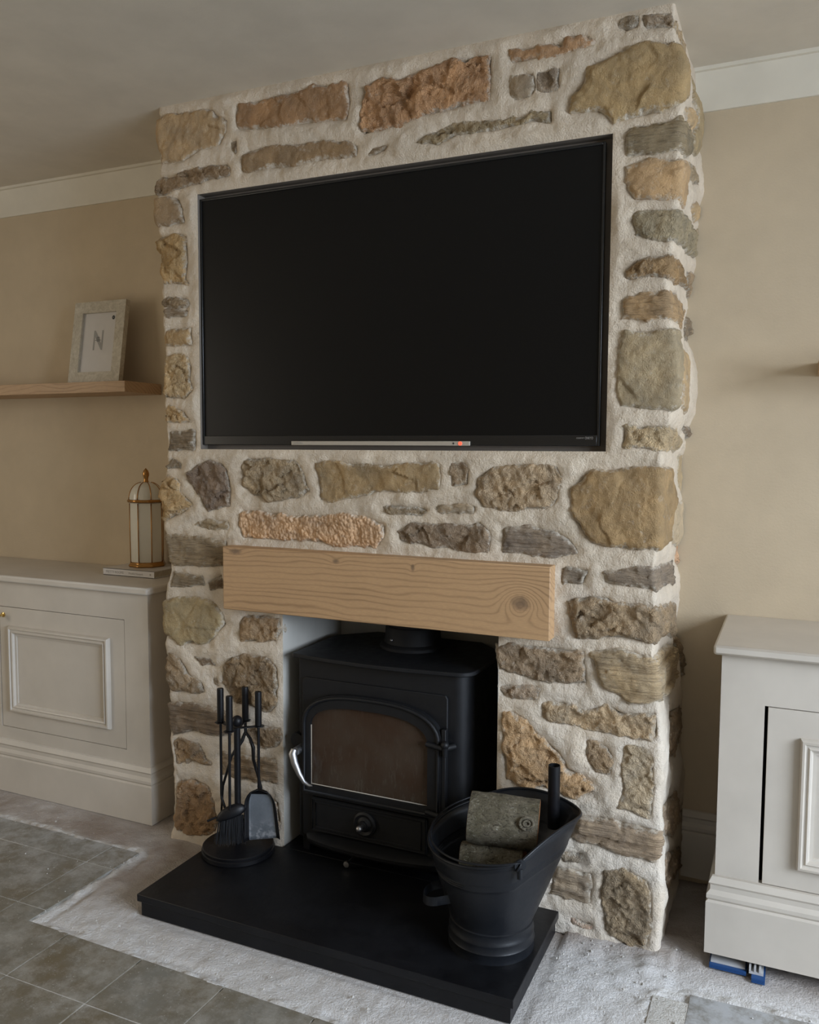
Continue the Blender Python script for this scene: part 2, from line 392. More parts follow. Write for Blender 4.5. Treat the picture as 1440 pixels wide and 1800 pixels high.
# ------------------------------------------------------------------ setting
H, D = 2.287, .4128
XL, XR = -.3755, 1.1357
RX0, RX1, RY0 = -2.6, 3.4, -4.6
struct('wall_back', [box(RX0, RX1, D, D+.12, 0, H)], M['wall'])
struct('wall_left', [box(RX0-.12, RX0, RY0, -2.7, 0, H), box(RX0-.12, RX0, -1.3, D, 0, H), box(RX0-.12, RX0, -2.7, -1.3, 0, .7), box(RX0-.12, RX0, -2.7, -1.3, 2.06, H)], M['wall'])
struct('wall_right', [box(RX1, RX1+.12, -.45, D, 0, H), box(RX1, RX1+.12, RY0, -2.45, 0, H), box(RX1, RX1+.12, -2.45, -.45, 2.1, H)], M['wall'])
struct('wall_front', [box(RX0-.12, RX1+.12, RY0-.12, RY0, 0, H)], M['wall'])
struct('ceiling', [box(RX0-.12, RX1+.12, RY0-.12, D+.12, H, H+.1)], M['ceiling'])
fr = [box(RX1+.02, RX1+.08, a, a+.06, 0, 2.1) for a in (-2.45, -1.48, -.51)]+[box(RX1+.02, RX1+.08, -2.45, -.45, z, z+.06) for z in (.0, 2.04)]
struct('door_1', fr, M['cove'])
fr = [box(RX0-.1, RX0-.04, a, a+.06, .7, 2.06) for a in (-2.7, -2.03, -1.36)]+[box(RX0-.1, RX0-.04, -2.7, -1.3, z, z+.06) for z in (.7, 2.0)]
struct('added_window_1', fr, M['cove'])  # unseen window frame, added to go with the warm fill lamp
cove = [(0, H-.1066), (.008, H-.1066), (.010, H-.098), (.013, H-.07), (.021, H-.036), (.030, H-.016), (.032, H-.010), (.042, H-.009), (.044, H), (0, H)]
struct('trim_1', [sweep([(RX0, D), (XL+.02, D)], cove, XY)], M['cove'], smooth=30)
struct('trim_2', [sweep([(XR-.02, D), (RX1, D)], cove, XY)], M['cove'], smooth=30)
skirt = [(0, 0), (.018, 0), (.018, .130), (.013, .135), (.017, .141), (.017, .150), (.009, .160), (.009, .172), (.013, .178), (.006, .193), (0, .195)]
def skirt_at(z0, h=1.0): return [(a, z0+b*h) for a, b in skirt]
struct('baseboard_back', [sweep([(1.162, D), (1.6, D)], skirt_at(.022), XY)], M['cabinet'], smooth=30)
# ------------------------------------------------------------------ floor: rough screed with cut-back slate tiles
TA = [(-2.3, -.135), (-.384, -.135), (-.384, -.552), (1.165, -.575), (1.165, -.165), (1.25, -.13), (3.3, -.112), (3.3, -1.2), (-2.3, -1.2)]   # tiled area
gx = np.arange(-1.5, 2.3, .0088); gy = np.arange(-1.16, .42, .0088)
X, Y = np.meshgrid(gx, gy)
sd = sdf(X+.022*fbm(X, Y, 7, 4)+.006*fbm(X, Y, 60, 2), Y+.022*fbm(Y, X, 6, 4)+.006*fbm(Y, X, 60, 2), TA)
Z = fbm(X, Y, 5, 3)*.004+fbm(X, Y, 30, 4, .65)*.0038
Z = Z+np.exp(-((sd+.008)/.010)**2)*np.clip(.0012+.016*fbm(X, Y, 34, 4, .7), -.002, .0085); RG = np.exp(-((sd+.012)/.014)**2)      # torn adhesive ridge round the tiles
Z = Z-np.exp(-((sd+.034)/.008)**2)*.006*(vn(X*7, Y*7+40) > 0)
Z = np.where(sd > .012, -.004, Z)
near = np.clip(1-np.minimum(np.abs(Y-.0), np.abs(X-XR))/.1, 0, 1)*(X > .85)*(X < 1.2)*(Y > -.14)
Z = Z+near*(.010+.010*fbm(X, Y, 28, 3))*(Y < .1)                                            # swept mortar crumbs at the foot of the pier
Z = np.minimum(Z, .022); Z[(X > -.16) & (X < .92) & (Y > -.42)] = np.minimum(Z[(X > -.16) & (X < .92) & (Y > -.42)], -.003)
Z[(X < -.47) & (Y > .02)] = np.minimum(Z[(X < -.47) & (Y > .02)], -.002); Z[(X > 1.26) & (Y > -.03)] = np.minimum(Z[(X > 1.26) & (Y > -.03)], 0)
nx, ny = len(gx), len(gy)
V = np.stack([X, Y, Z], -1).reshape(-1, 3)
F = [(j*nx+i, j*nx+i+1, (j+1)*nx+i+1, (j+1)*nx+i) for j in range(ny-1) for i in range(nx-1)]
x0, x1, y0, y1 = gx[0], gx[-1], gy[0], gy[-1]
out = [box(RX0, x0, RY0, D, -.02, -.001), box(x1, RX1, RY0, D, -.02, -.001), box(x0, x1, RY0, y0, -.02, -.001)]
floor = struct('floor', [(V.tolist(), F)]+out, M['screed'], smooth=180)
at = floor.data.attributes.new('ridge', 'FLOAT', 'POINT'); at.data.foreach_set('value', np.concatenate([RG.reshape(-1), np.zeros(len(floor.data.vertices)-RG.size)]).astype(np.float32))
# tiles on a 247.5 mm grid
def clip(poly, f):
    o = []
    for i in range(len(poly)):
        a, b = poly[i], poly[(i+1) % len(poly)]; fa, fb = f(a), f(b)
        if fa >= 0: o.append(a)
        if (fa >= 0) != (fb >= 0):
            t = fa/(fa-fb); o.append((a[0]+t*(b[0]-a[0]), a[1]+t*(b[1]-a[1])))
    return o
def add_tile(p, dz):
    if len(p) < 3: return
    A = abs(sum(p[i][0]*p[(i+1) % len(p)][1]-p[(i+1) % len(p)][0]*p[i][1] for i in range(len(p))))/2
    if A < 4e-4: return
    cx = sum(q[0] for q in p)/len(p); cy = sum(q[1] for q in p)/len(p)
    obj('floor_tile', [prism(p, -.006, .0055+dz, XY)], M['tile'], floor, bevel=.0009)
GT, g = .2475, .0016
xs = [-.7355+GT*k for k in range(-4, 14)]; ys = [-.2470-GT*k for k in range(-1, 4)]
for i in range(len(xs)-1):
    for j in range(len(ys)-1):
        xa, xb, ya, yb = xs[i]+g, xs[i+1]-g, ys[j+1]+g, ys[j]-g
        sq = [(xa, ya), (xb, ya), (xb, yb), (xa, yb)]; dz = random.uniform(-.0006, .0006)
        if xa < -.384:
            s = clip(sq, lambda q: -.135-q[1])
            if xb > -.384 and ya < -.552 < yb:       # notched tile at the corner of the cut-out
                add_tile([(xa, ya), (xb, ya), (xb, -.552), (-.384, -.552), (-.384, yb), (xa, yb)], dz)
            elif xb > -.384 and yb > -.552: add_tile(clip(s, lambda q: -.384-q[0]), dz)
            else: add_tile(s, dz)
        elif xa < 1.1: add_tile(clip(clip(sq, lambda q: -.552-.0145*(q[0]+.384)-q[1]), lambda q: 1.215-q[0] if xa > 1 else 1), dz)
        else: add_tile(clip(clip(sq, lambda q: -.163+.4*(max(0, min(q[0], 1.27)-1.165))*.9-q[1]), lambda q: q[0]-1.166), dz)
obj('grout', [box(-2.25, -.386, -1.15, -.138, -.008, .0042), box(-.386, 1.2, -1.15, -.58, -.008, .0042), box(1.168, 2.2, -1.15, -.168, -.008, .0042)], M['grout'], floor)
# the rest of the tiled room, behind and beside what the photograph shows
far = []
for i in range(-9, 17):
    for j in range(3, 15):
        xa, xb, ya, yb = -.7355+GT*i+g, -.7355+GT*(i+1)-g, -.2470-GT*(j+1)+g, -.2470-GT*j-g
        far.append(box(max(xa, RX0+.01), min(xb, RX1-.01), ya, yb, -.004, .0055))
far = [q for q in far if q[0][1][0] > q[0][0][0]]
tf = obj('floor_tiles_beyond', far, M['tile'], floor); tf['kind'] = 'stuff'
obj('grout', [box(RX0+.01, RX1-.01, -3.95, -1.15, -.008, .0042)], M['grout'], floor)
# crumbs and lime flakes swept on to the floor: nobody could count them
V, F = [], []
for k in range(420):
    q = random.random()
    if q < .62: x, y = random.gauss(1.0, .16), random.gauss(-.13, .11)
    elif q < .9: x, y = random.uniform(-.36, .95), random.gauss(-.50, .03)
    else: x, y = random.uniform(-1.1, -.3), random.uniform(-.5, -.02)
    if -.17 < x < .925 and y > -.43: continue
    if y > .0 and x > -.38 and x < 1.15: continue
    if x > 1.25 and y > -.02 or x < -.5 and y > .03: continue
    s = random.choice([.0012, .0016, .002, .0035])*random.uniform(.7, 1.3); n = len(V); zz = .007 if y < -.12 else .009
    pts = [(1, 0, 0), (-1, 0, 0), (0, 1, 0), (0, -1, 0), (0, 0, 1), (0, 0, -1)]
    V += [(x+a*s*random.uniform(.6, 1.4), y+b*s*random.uniform(.6, 1.4), zz+c*s*.8) for a, b, c in pts]
    F += [[n+a for a in t] for t in ((4, 0, 2), (4, 2, 1), (4, 1, 3), (4, 3, 0), (5, 2, 0), (5, 1, 2), (5, 3, 1), (5, 0, 3))]
o = obj('mortar_crumbs', [(V, F)], M['grout'], loc=(1, -.15, 0))
tag(o, 'pale crumbs of lime mortar scattered on the dusty floor around the hearth', 'debris', kind='stuff')
# ------------------------------------------------------------------ chimney breast: one unrolled sheet (u along the wall, z up) bent round both corners
RC = .010; LA = pi/2*RC
RO = [(2.29, -.003), (2.216, .001), (2.15, .017), (2.035, .02), (1.984, .019), (1.907, .02), (1.778, .013), (1.674, -.001), (1.588, 0), (1.488, .023), (1.367, .027), (1.3, .008), (1.246, -.006), (1.136, -.006), (1.026, -.007), (.97, -.015), (.859, -.008), (.76, -.011), (.635, .005), (.551, .013), (.407, .011), (.263, .018), (.118, .021), (-.002, .014)][::-1]
LO = [(2.291, -.002), (2.101, -.001), (2.028, -.02), (1.933, -.012), (1.794, .001), (1.655, .007), (1.551, .009), (1.411, 0), (1.305, .011), (1.216, .009), (1.145, -.006), (1.055, -.012), (.984, .002), (.876, .016), (.784, -.006), (.692, -.010), (.619, -.003), (.563, -.006), (.491, .008), (.434, .004), (.325, .012), (.196, .025), (.1, .014), (-.016, .005)][::-1]
def bend(u, z, h):
    """arrays -> xyz"""
    sr = u-(XR-RC); sl = (XL+RC)-u
    a = np.clip(sr/RC, 0, pi/2); b = np.clip(sl/RC, 0, pi/2)
    x = np.where(sr > 0, XR-RC+(RC+h)*np.sin(a), np.where(sl > 0, XL+RC-(RC+h)*np.sin(b), u))
    y = np.where(sr > 0, RC-(RC+h)*np.cos(a)+np.maximum(sr-LA, 0), np.where(sl > 0, RC-(RC+h)*np.cos(b)+np.maximum(sl-LA, 0), -h))
    wr = np.clip((x-XR+.06)/.06, 0, 1); wl = np.clip((XL+.06-x)/.06, 0, 1)
    x = x+wr*np.interp(z, [p[0] for p in RO], [p[1] for p in RO])+wl*np.interp(z, [p[0] for p in LO], [p[1] for p in LO])
    return np.stack([x, y, z], -1)
OPEN = (.058, .728, -.02, .83)                 # fire opening
TVR = (-.234, .998, 1.2535, 2.0135)            # television recess
STONES = [
('s',1,(0.525,0.378,0.220),((-0.391,2.262),(-0.326,2.262),(-0.287,2.255),(-0.224,2.257),(-0.176,2.252),(-0.156,2.230),(-0.122,2.209),(-0.129,2.178),(-0.150,2.148),(-0.226,2.137),(-0.276,2.116),(-0.369,2.120))),
('s',0.8,(0.395,0.244,0.132),((-0.088,2.249),(-0.042,2.253),(0.023,2.253),(0.061,2.260),(0.118,2.256),(0.179,2.263),(0.227,2.253),(0.257,2.254),(0.280,2.246),(0.283,2.199),(0.276,2.150),(0.209,2.160),(0.123,2.162),(0.048,2.165),(-0.043,2.171),(-0.089,2.177))),
('r',1.1,(0.644,0.383,0.206),((0.383,2.250),(0.327,2.232),(0.323,2.182),(0.310,2.132),(0.327,2.107),(0.429,2.115),(0.505,2.129),(0.585,2.134),(0.630,2.139),(0.684,2.139),(0.690,2.245),(0.609,2.257),(0.490,2.245),(0.429,2.234))),
('s',0.8,(0.353,0.247,0.143),((-0.070,2.057),(-0.070,2.100),(-0.050,2.118),(0.022,2.119),(0.104,2.110),(0.185,2.112),(0.274,2.097),(0.307,2.077),(0.304,2.053),(0.209,2.058),(0.123,2.053),(0.034,2.054),(-0.044,2.056))),
('r',0.4,(0.368,0.273,0.179),((-0.113,2.151),(-0.089,2.153),(-0.086,2.105),(-0.108,2.126))),
('l',0.4,(0.409,0.306,0.195),((0.336,2.047),(0.353,2.066),(0.404,2.071),(0.397,2.056),(0.363,2.046))),
('r',0.8,(0.434,0.308,0.188),((-0.389,2.028),(-0.389,2.084),(-0.319,2.077),(-0.276,2.091),(-0.164,2.091),(-0.124,2.088),(-0.109,2.073),(-0.117,2.052),(-0.179,2.051),(-0.241,2.043),(-0.320,2.035),(-0.349,2.025))),
('s',1.5,(0.398,0.291,0.179),((-0.424,2.020),(-0.342,2.018),(-0.306,2.011),(-0.289,1.978),(-0.279,1.933),(-0.337,1.934),(-0.415,1.942))),
('r',1.1,(0.627,0.428,0.210),((-0.400,1.907),(-0.308,1.903),(-0.276,1.896),(-0.277,1.854),(-0.285,1.770),(-0.268,1.749),(-0.333,1.761),(-0.368,1.759),(-0.396,1.829))),
('r',0.9,(0.414,0.312,0.197),((-0.391,1.708),(-0.341,1.718),(-0.283,1.714),(-0.273,1.683),(-0.388,1.689))),
('l',0.8,(0.377,0.299,0.212),((-0.388,1.685),(-0.275,1.679),(-0.280,1.655),(-0.362,1.655))),
('s',0.9,(0.476,0.333,0.175),((-0.357,1.623),(-0.263,1.622),(-0.264,1.567),(-0.391,1.570),(-0.374,1.598))),
('r',1,(0.651,0.479,0.273),((-0.368,1.539),(-0.315,1.544),(-0.279,1.530),(-0.269,1.501),(-0.273,1.461),(-0.259,1.432),(-0.288,1.405),(-0.392,1.417),(-0.374,1.469))),
('r',1,(0.698,0.505,0.284),((-0.401,1.358),(-0.366,1.381),(-0.347,1.387),(-0.296,1.369),(-0.267,1.333),(-0.405,1.334))),
('l',0.9,(0.324,0.256,0.174),((-0.362,1.309),(-0.252,1.309),(-0.253,1.251),(-0.365,1.248))),
('r',0.8,(0.347,0.275,0.186),((-0.393,1.201),(-0.351,1.224),(-0.305,1.208),(-0.314,1.191),(-0.366,1.190))),
('r',1.2,(0.695,0.481,0.248),((-0.366,1.169),(-0.322,1.155),(-0.314,1.120),(-0.267,1.086),(-0.297,1.057),(-0.369,1.025),(-0.409,1.046),(-0.413,1.110))),
('r',1.1,(0.343,0.256,0.186),((-0.287,1.173),(-0.260,1.201),(-0.200,1.224),(-0.150,1.209),(-0.130,1.186),(-0.121,1.132),(-0.127,1.080),(-0.215,1.066),(-0.240,1.118),(-0.278,1.149))),
('r',0.9,(0.521,0.402,0.258),((-0.082,1.207),(-0.060,1.230),(0.019,1.226),(0.097,1.223),(0.120,1.203),(0.149,1.135),(0.111,1.112),(0.050,1.108),(-0.005,1.102),(-0.077,1.138))),
('s',0.9,(0.401,0.288,0.156),((0.175,1.221),(0.282,1.218),(0.388,1.214),(0.503,1.224),(0.557,1.215),(0.558,1.153),(0.504,1.141),(0.374,1.138),(0.304,1.118),(0.187,1.108))),
('r',0.7,(0.418,0.313,0.205),((0.590,1.219),(0.627,1.224),(0.641,1.204),(0.638,1.161),(0.590,1.155))),
('b',1,(0.617,0.411,0.250),((-0.099,1.030),(-0.088,1.073),(-0.014,1.069),(0.080,1.062),(0.187,1.066),(0.289,1.073),(0.346,1.062),(0.397,1.048),(0.393,1.018),(0.368,0.984),(0.231,0.984),(0.111,0.991),(-0.083,0.989))),
('r',0.6,(0.453,0.351,0.227),((0.381,1.102),(0.443,1.104),(0.511,1.099),(0.525,1.091),(0.504,1.077),(0.416,1.078))),
('l',0.6,(0.510,0.414,0.296),((0.540,1.100),(0.596,1.112),(0.661,1.109),(0.661,1.090),(0.577,1.084),(0.549,1.089))),
('s',0.6,(0.383,0.298,0.187),((-0.274,1.018),(-0.212,1.041),(-0.134,1.036),(-0.130,1.014),(-0.187,1.007))),
('l',1,(0.430,0.337,0.221),((-0.392,0.983),(-0.247,0.982),(-0.139,0.974),(-0.140,0.932),(-0.157,0.895),(-0.248,0.893),(-0.361,0.893),(-0.392,0.933))),
('l',0.7,(0.404,0.320,0.212),((-0.361,0.864),(-0.230,0.862),(-0.225,0.831),(-0.358,0.821))),
('r',0.6,(0.310,0.237,0.158),((-0.212,0.844),(-0.163,0.873),(-0.156,0.827),(-0.202,0.825))),
('s',1.3,(0.446,0.355,0.207),((-0.397,0.771),(-0.320,0.788),(-0.215,0.793),(-0.182,0.776),(-0.161,0.750),(-0.150,0.716),(-0.209,0.658),(-0.314,0.638),(-0.390,0.666),(-0.407,0.716))),
('r',0.9,(0.522,0.369,0.225),((-0.088,0.743),(-0.065,0.756),(-0.017,0.759),(0.047,0.754),(0.056,0.721),(0.032,0.683),(-0.083,0.668),(-0.096,0.693))),
('r',0.9,(0.357,0.272,0.190),((0.432,1.034),(0.477,1.055),(0.577,1.056),(0.634,1.057),(0.671,1.066),(0.700,1.044),(0.699,0.986),(0.624,0.988),(0.545,0.991),(0.443,1.001))),
('r',1.1,(0.588,0.441,0.283),((0.664,1.187),(0.712,1.213),(0.778,1.220),(0.838,1.217),(0.878,1.214),(0.889,1.187),(0.875,1.123),(0.850,1.108),(0.744,1.099),(0.680,1.107),(0.659,1.142))),
('l',0.9,(0.371,0.300,0.228),((0.733,1.055),(0.801,1.062),(0.880,1.048),(0.910,1.030),(0.932,1.001),(0.872,0.980),(0.807,0.986),(0.738,0.990))),
('s',1.5,(0.395,0.276,0.145),((0.911,1.159),(0.945,1.198),(0.973,1.207),(1.020,1.211),(1.124,1.219),(1.268,1.216),(1.398,1.138),(1.358,1.069),(1.299,1.014),(1.127,1.013),(1.024,1.017),(0.977,1.022),(0.952,1.041),(0.926,1.078))),
('s',0.8,(0.554,0.426,0.254),((1.435,1.244),(1.710,1.240),(1.741,1.121),(1.573,1.118),(1.473,1.171))),
('s',1,(0.572,0.462,0.314),((1.345,1.115),(1.553,1.108),(1.682,1.067),(1.624,1.026),(1.524,0.986),(1.357,1.003))),
('r',1.1,(0.871,0.539,0.329),((1.541,1.000),(1.732,0.989),(1.795,0.940),(1.767,0.895),(1.608,0.897),(1.482,0.952))),
('l',0.7,(0.340,0.279,0.207),((0.893,0.955),(0.963,0.959),(0.948,0.920),(0.892,0.918))),
('l',1,(0.367,0.297,0.222),((0.999,0.955),(1.090,0.974),(1.134,0.970),(1.432,0.958),(1.470,0.890),(1.132,0.915),(1.002,0.924))),
('r',1,(0.611,0.441,0.300),((1.570,0.831),(1.796,0.808),(1.807,0.780),(1.608,0.784))),
('r',1.2,(0.472,0.353,0.224),((0.914,0.877),(0.951,0.888),(1.008,0.893),(1.027,0.880),(1.141,0.877),(1.436,0.838),(1.412,0.749),(1.260,0.776),(1.029,0.792),(0.934,0.785),(0.918,0.826))),
('r',1.1,(0.429,0.323,0.215),((0.720,0.737),(0.782,0.750),(0.868,0.751),(0.953,0.749),(0.961,0.667),(0.933,0.659),(0.859,0.660),(0.783,0.673),(0.724,0.677))),
('l',1.4,(0.529,0.411,0.260),((0.973,0.753),(1.042,0.764),(1.133,0.752),(1.349,0.743),(1.498,0.689),(1.422,0.638),(1.249,0.632),(1.121,0.642),(1.065,0.628),(1.045,0.647),(1.005,0.662),(0.982,0.712))),
('r',0.7,(0.556,0.434,0.314),((0.731,0.636),(0.838,0.641),(0.831,0.606),(0.745,0.606),(0.729,0.616))),
('r',0.9,(0.651,0.495,0.319),((0.848,0.607),(0.902,0.612),(0.955,0.595),(1.016,0.617),(1.056,0.604),(1.128,0.615),(1.130,0.558),(1.114,0.542),(1.047,0.543),(0.945,0.555),(0.893,0.550),(0.849,0.569))),
('r',1.2,(0.684,0.461,0.259),((0.741,0.560),(0.768,0.570),(0.807,0.554),(0.829,0.525),(0.894,0.481),(0.921,0.442),(0.981,0.414),(0.981,0.387),(0.939,0.363),(0.869,0.383),(0.799,0.365),(0.758,0.391),(0.743,0.473))),
('r',0.8,(0.449,0.331,0.210),((0.965,0.523),(0.998,0.518),(1.018,0.510),(1.032,0.491),(1.028,0.442),(0.989,0.440),(0.966,0.486))),
('r',0.8,(0.587,0.477,0.332),((1.060,0.520),(1.111,0.521),(1.122,0.496),(1.126,0.415),(1.119,0.345),(1.052,0.357),(1.050,0.374),(1.060,0.417),(1.056,0.469))),
('l',1.1,(0.489,0.379,0.268),((0.943,0.321),(1.022,0.327),(1.129,0.322),(1.155,0.274),(1.128,0.237),(1.054,0.242),(1.003,0.247),(0.928,0.259))),
('r',0.6,(0.412,0.342,0.256),((0.912,0.220),(0.958,0.219),(0.954,0.194),(0.908,0.190))),
('l',0.9,(0.448,0.363,0.267),((0.889,0.172),(0.985,0.171),(0.984,0.098),(0.880,0.096))),
('r',1.1,(0.438,0.341,0.224),((1.016,0.188),(1.075,0.206),(1.116,0.186),(1.122,0.119),(1.119,0.016),(1.080,0.003),(1.028,0.033),(1.015,0.101))),
('r',0.3,(0.722,0.530,0.397),((0.932,0.042),(0.987,0.041),(0.994,0.025),(0.940,0.027))),
('r',1,(0.401,0.296,0.187),((1.426,0.744),(1.810,0.693),(1.869,0.608),(1.659,0.580),(1.522,0.602),(1.518,0.673))),
('r',0.8,(0.500,0.378,0.260),((1.279,0.578),(1.453,0.545),(1.608,0.477),(1.559,0.444),(1.384,0.424),(1.241,0.472))),
('r',1,(0.501,0.380,0.262),((1.176,0.364),(1.394,0.325),(1.521,0.210),(1.341,0.215),(1.180,0.292))),
('r',0.8,(0.474,0.358,0.247),((1.204,0.231),(1.535,0.102),(1.561,0.029),(1.273,0.090),(1.178,0.180))),
('r',1.1,(0.479,0.365,0.244),((-0.408,0.576),(-0.361,0.608),(-0.326,0.594),(-0.286,0.542),(-0.242,0.520),(-0.232,0.496),(-0.253,0.488),(-0.363,0.488),(-0.403,0.510))),
('r',0.6,(0.305,0.230,0.159),((-0.277,0.604),(-0.212,0.601),(-0.189,0.579),(-0.247,0.582))),
('r',1.1,(0.394,0.286,0.175),((-0.159,0.592),(-0.130,0.619),(-0.076,0.634),(0.002,0.633),(0.034,0.605),(0.042,0.549),(0.034,0.489),(0.011,0.461),(-0.062,0.476),(-0.116,0.478),(-0.160,0.538))),
('r',0.4,(0.348,0.258,0.162),((-0.204,0.542),(-0.186,0.546),(-0.179,0.516),(-0.198,0.523))),
('l',1.1,(0.332,0.260,0.191),((-0.392,0.446),(-0.271,0.455),(-0.181,0.453),(-0.131,0.441),(-0.132,0.366),(-0.272,0.364),(-0.366,0.341),(-0.375,0.389))),
('r',0.9,(0.503,0.366,0.233),((-0.361,0.330),(-0.307,0.333),(-0.256,0.326),(-0.227,0.283),(-0.194,0.269),(-0.229,0.260),(-0.291,0.264),(-0.362,0.246))),
('r',0.9,(0.391,0.281,0.174),((-0.075,0.399),(-0.020,0.421),(0.045,0.421),(0.054,0.395),(0.037,0.360),(-0.021,0.349),(-0.065,0.364))),
('l',0.9,(0.416,0.310,0.201),((-0.167,0.314),(-0.096,0.319),(0.032,0.325),(0.032,0.247),(-0.075,0.238),(-0.168,0.241))),
('r',1.2,(0.550,0.367,0.215),((-0.346,0.194),(-0.275,0.210),(-0.217,0.197),(-0.195,0.148),(-0.187,0.079),(-0.221,0.034),(-0.336,0.025),(-0.367,0.044),(-0.367,0.117))),
('r',0.9,(0.499,0.360,0.236),((-0.012,0.204),(0.035,0.190),(0.046,0.124),(0.024,0.082),(-0.018,0.084))),
('l',1.1,(0.381,0.307,0.195),((1.031,2.019),(1.106,2.023),(1.130,2.026),(1.246,2.039),(1.296,1.996),(1.252,1.969),(1.127,1.955),(1.038,1.958),(1.027,1.985))),
('s',1.2,(0.533,0.367,0.204),((1.029,1.932),(1.047,1.938),(1.082,1.943),(1.127,1.937),(1.243,1.953),(1.288,1.889),(1.231,1.846),(1.125,1.843),(1.050,1.851),(1.034,1.874))),
('r',1.4,(0.487,0.408,0.269),((1.045,1.806),(1.059,1.823),(1.119,1.820),(1.319,1.851),(1.507,1.846),(1.543,1.787),(1.285,1.767),(1.117,1.746),(1.059,1.772))),
('r',1.1,(0.477,0.319,0.165),((1.034,1.682),(1.057,1.712),(1.087,1.721),(1.170,1.720),(1.323,1.720),(1.515,1.700),(1.141,1.661),(1.081,1.669),(1.039,1.665))),
('l',1,(0.519,0.362,0.204),((1.029,1.620),(1.073,1.631),(1.133,1.631),(1.258,1.652),(1.439,1.632),(1.332,1.572),(1.130,1.567),(1.030,1.574))),
('s',1.3,(0.423,0.343,0.220),((1.024,1.502),(1.039,1.541),(1.099,1.544),(1.193,1.552),(1.216,1.506),(1.207,1.413),(1.157,1.347),(1.097,1.354),(1.033,1.364),(1.025,1.411))),
('s',1.1,(0.533,0.388,0.222),((1.250,1.514),(1.385,1.520),(1.426,1.453),(1.346,1.357),(1.217,1.367),(1.239,1.438))),
('r',1,(0.645,0.499,0.309),((1.040,1.314),(1.154,1.317),(1.403,1.293),(1.439,1.260),(1.129,1.254),(1.035,1.265))),
('r',1,(0.349,0.264,0.183),((1.403,1.316),(1.620,1.326),(1.743,1.289),(1.532,1.284))),
('s',1.6,(0.451,0.351,0.204),((1.284,2.175),(1.449,2.202),(1.578,2.210),(1.595,2.141),(1.399,2.017),(1.294,2.010),(1.309,2.047),(1.443,2.120),(1.407,2.156),(1.285,2.144))),
('s',1.2,(0.559,0.406,0.231),((1.168,2.052),(1.287,2.105),(1.409,2.137),(1.421,2.112),(1.306,2.052),(1.214,2.038))),
('r',0.7,(0.619,0.473,0.305),((1.131,2.253),(1.174,2.265),(1.281,2.281),(1.345,2.279),(1.284,2.216),(1.249,2.246),(1.185,2.244),(1.130,2.236))),
('r',0.9,(0.558,0.436,0.282),((1.279,1.973),(1.424,2.002),(1.507,1.976),(1.388,1.948),(1.274,1.953))),
('s',1,(0.547,0.397,0.226),((1.387,1.900),(1.573,1.939),(1.592,1.917),(1.458,1.864),(1.355,1.878))),
('r',0.7,(0.549,0.428,0.278),((1.472,1.848),(1.536,1.873),(1.607,1.816),(1.563,1.786))),
('r',1.1,(0.494,0.367,0.234),((1.441,1.737),(1.733,1.771),(1.746,1.705),(1.519,1.680))),
('r',1,(0.441,0.334,0.216),((1.493,1.624),(1.649,1.635),(1.572,1.571),(1.400,1.551))),
('r',0.7,(0.479,0.379,0.258),((1.001,2.260),(1.022,2.273),(1.055,2.271),(1.051,2.248),(1.022,2.242))),
('r',0.7,(0.429,0.332,0.230),((1.058,2.269),(1.098,2.268),(1.129,2.265),(1.129,2.235),(1.066,2.240))),
('s',0.8,(0.487,0.300,0.162),((0.741,2.253),(0.791,2.250),(0.869,2.247),(0.886,2.259),(0.932,2.253),(0.947,2.227),(0.875,2.219),(0.742,2.221))),
('s',0.7,(0.368,0.291,0.200),((0.742,2.185),(0.780,2.191),(0.800,2.185),(0.807,2.151),(0.800,2.135),(0.757,2.127),(0.743,2.144))),
('r',0.7,(0.408,0.325,0.238),((0.806,2.186),(0.846,2.191),(0.865,2.186),(0.865,2.140),(0.841,2.136),(0.811,2.139))),
('s',1.4,(0.450,0.328,0.173),((0.891,2.076),(0.898,2.119),(0.923,2.143),(0.945,2.183),(0.990,2.189),(1.023,2.205),(1.088,2.207),(1.141,2.195),(1.212,2.202),(1.194,2.090),(1.126,2.058),(1.077,2.046),(0.994,2.042),(0.976,2.064),(0.925,2.075))),
('r',0.7,(0.466,0.363,0.219),((0.472,2.067),(0.505,2.080),(0.585,2.094),(0.663,2.094),(0.720,2.083),(0.770,2.090),(0.849,2.092),(0.850,2.058),(0.794,2.069),(0.695,2.061),(0.599,2.066),(0.546,2.049))),
]
chim = empty('chimney_breast', ((XL+XR)/2, .2, 0), 'full-height rough sandstone chimney breast with pale lime mortar joints', 'chimney breast')
du = .0062
ULEN = D-RC
gu = np.concatenate([np.arange(XL+RC-LA-ULEN, XL-.07, .02), np.arange(XL-.07, XR+RC+ULEN+.012, du)])
gu[-1] = XR-RC+LA+ULEN; gu = np.unique(np.concatenate([gu, OPEN[:2], TVR[:2], XR-RC+np.arange(0, .022, .0024)]))
gz = np.unique(np.concatenate([np.arange(0, H, du), [H], OPEN[3:], TVR[2:]]))
gu = gu[np.append(np.diff(gu) > .0012, True) | np.isin(gu, OPEN[:2]+TVR[:2])]; gz = gz[np.append(np.diff(gz) > .0012, True) | np.isin(gz, OPEN[3:]+TVR[2:])]
U, Z = np.meshgrid(gu, gz)
def mortar_h(U, Z): return fbm(U, Z, 5, 2)*.011+fbm(U, Z, 22, 3)*.0070+np.abs(fbm(U, Z, 70, 2))*.0035
h = mortar_h(U, Z)
dmin = np.full(U.shape, 1.)
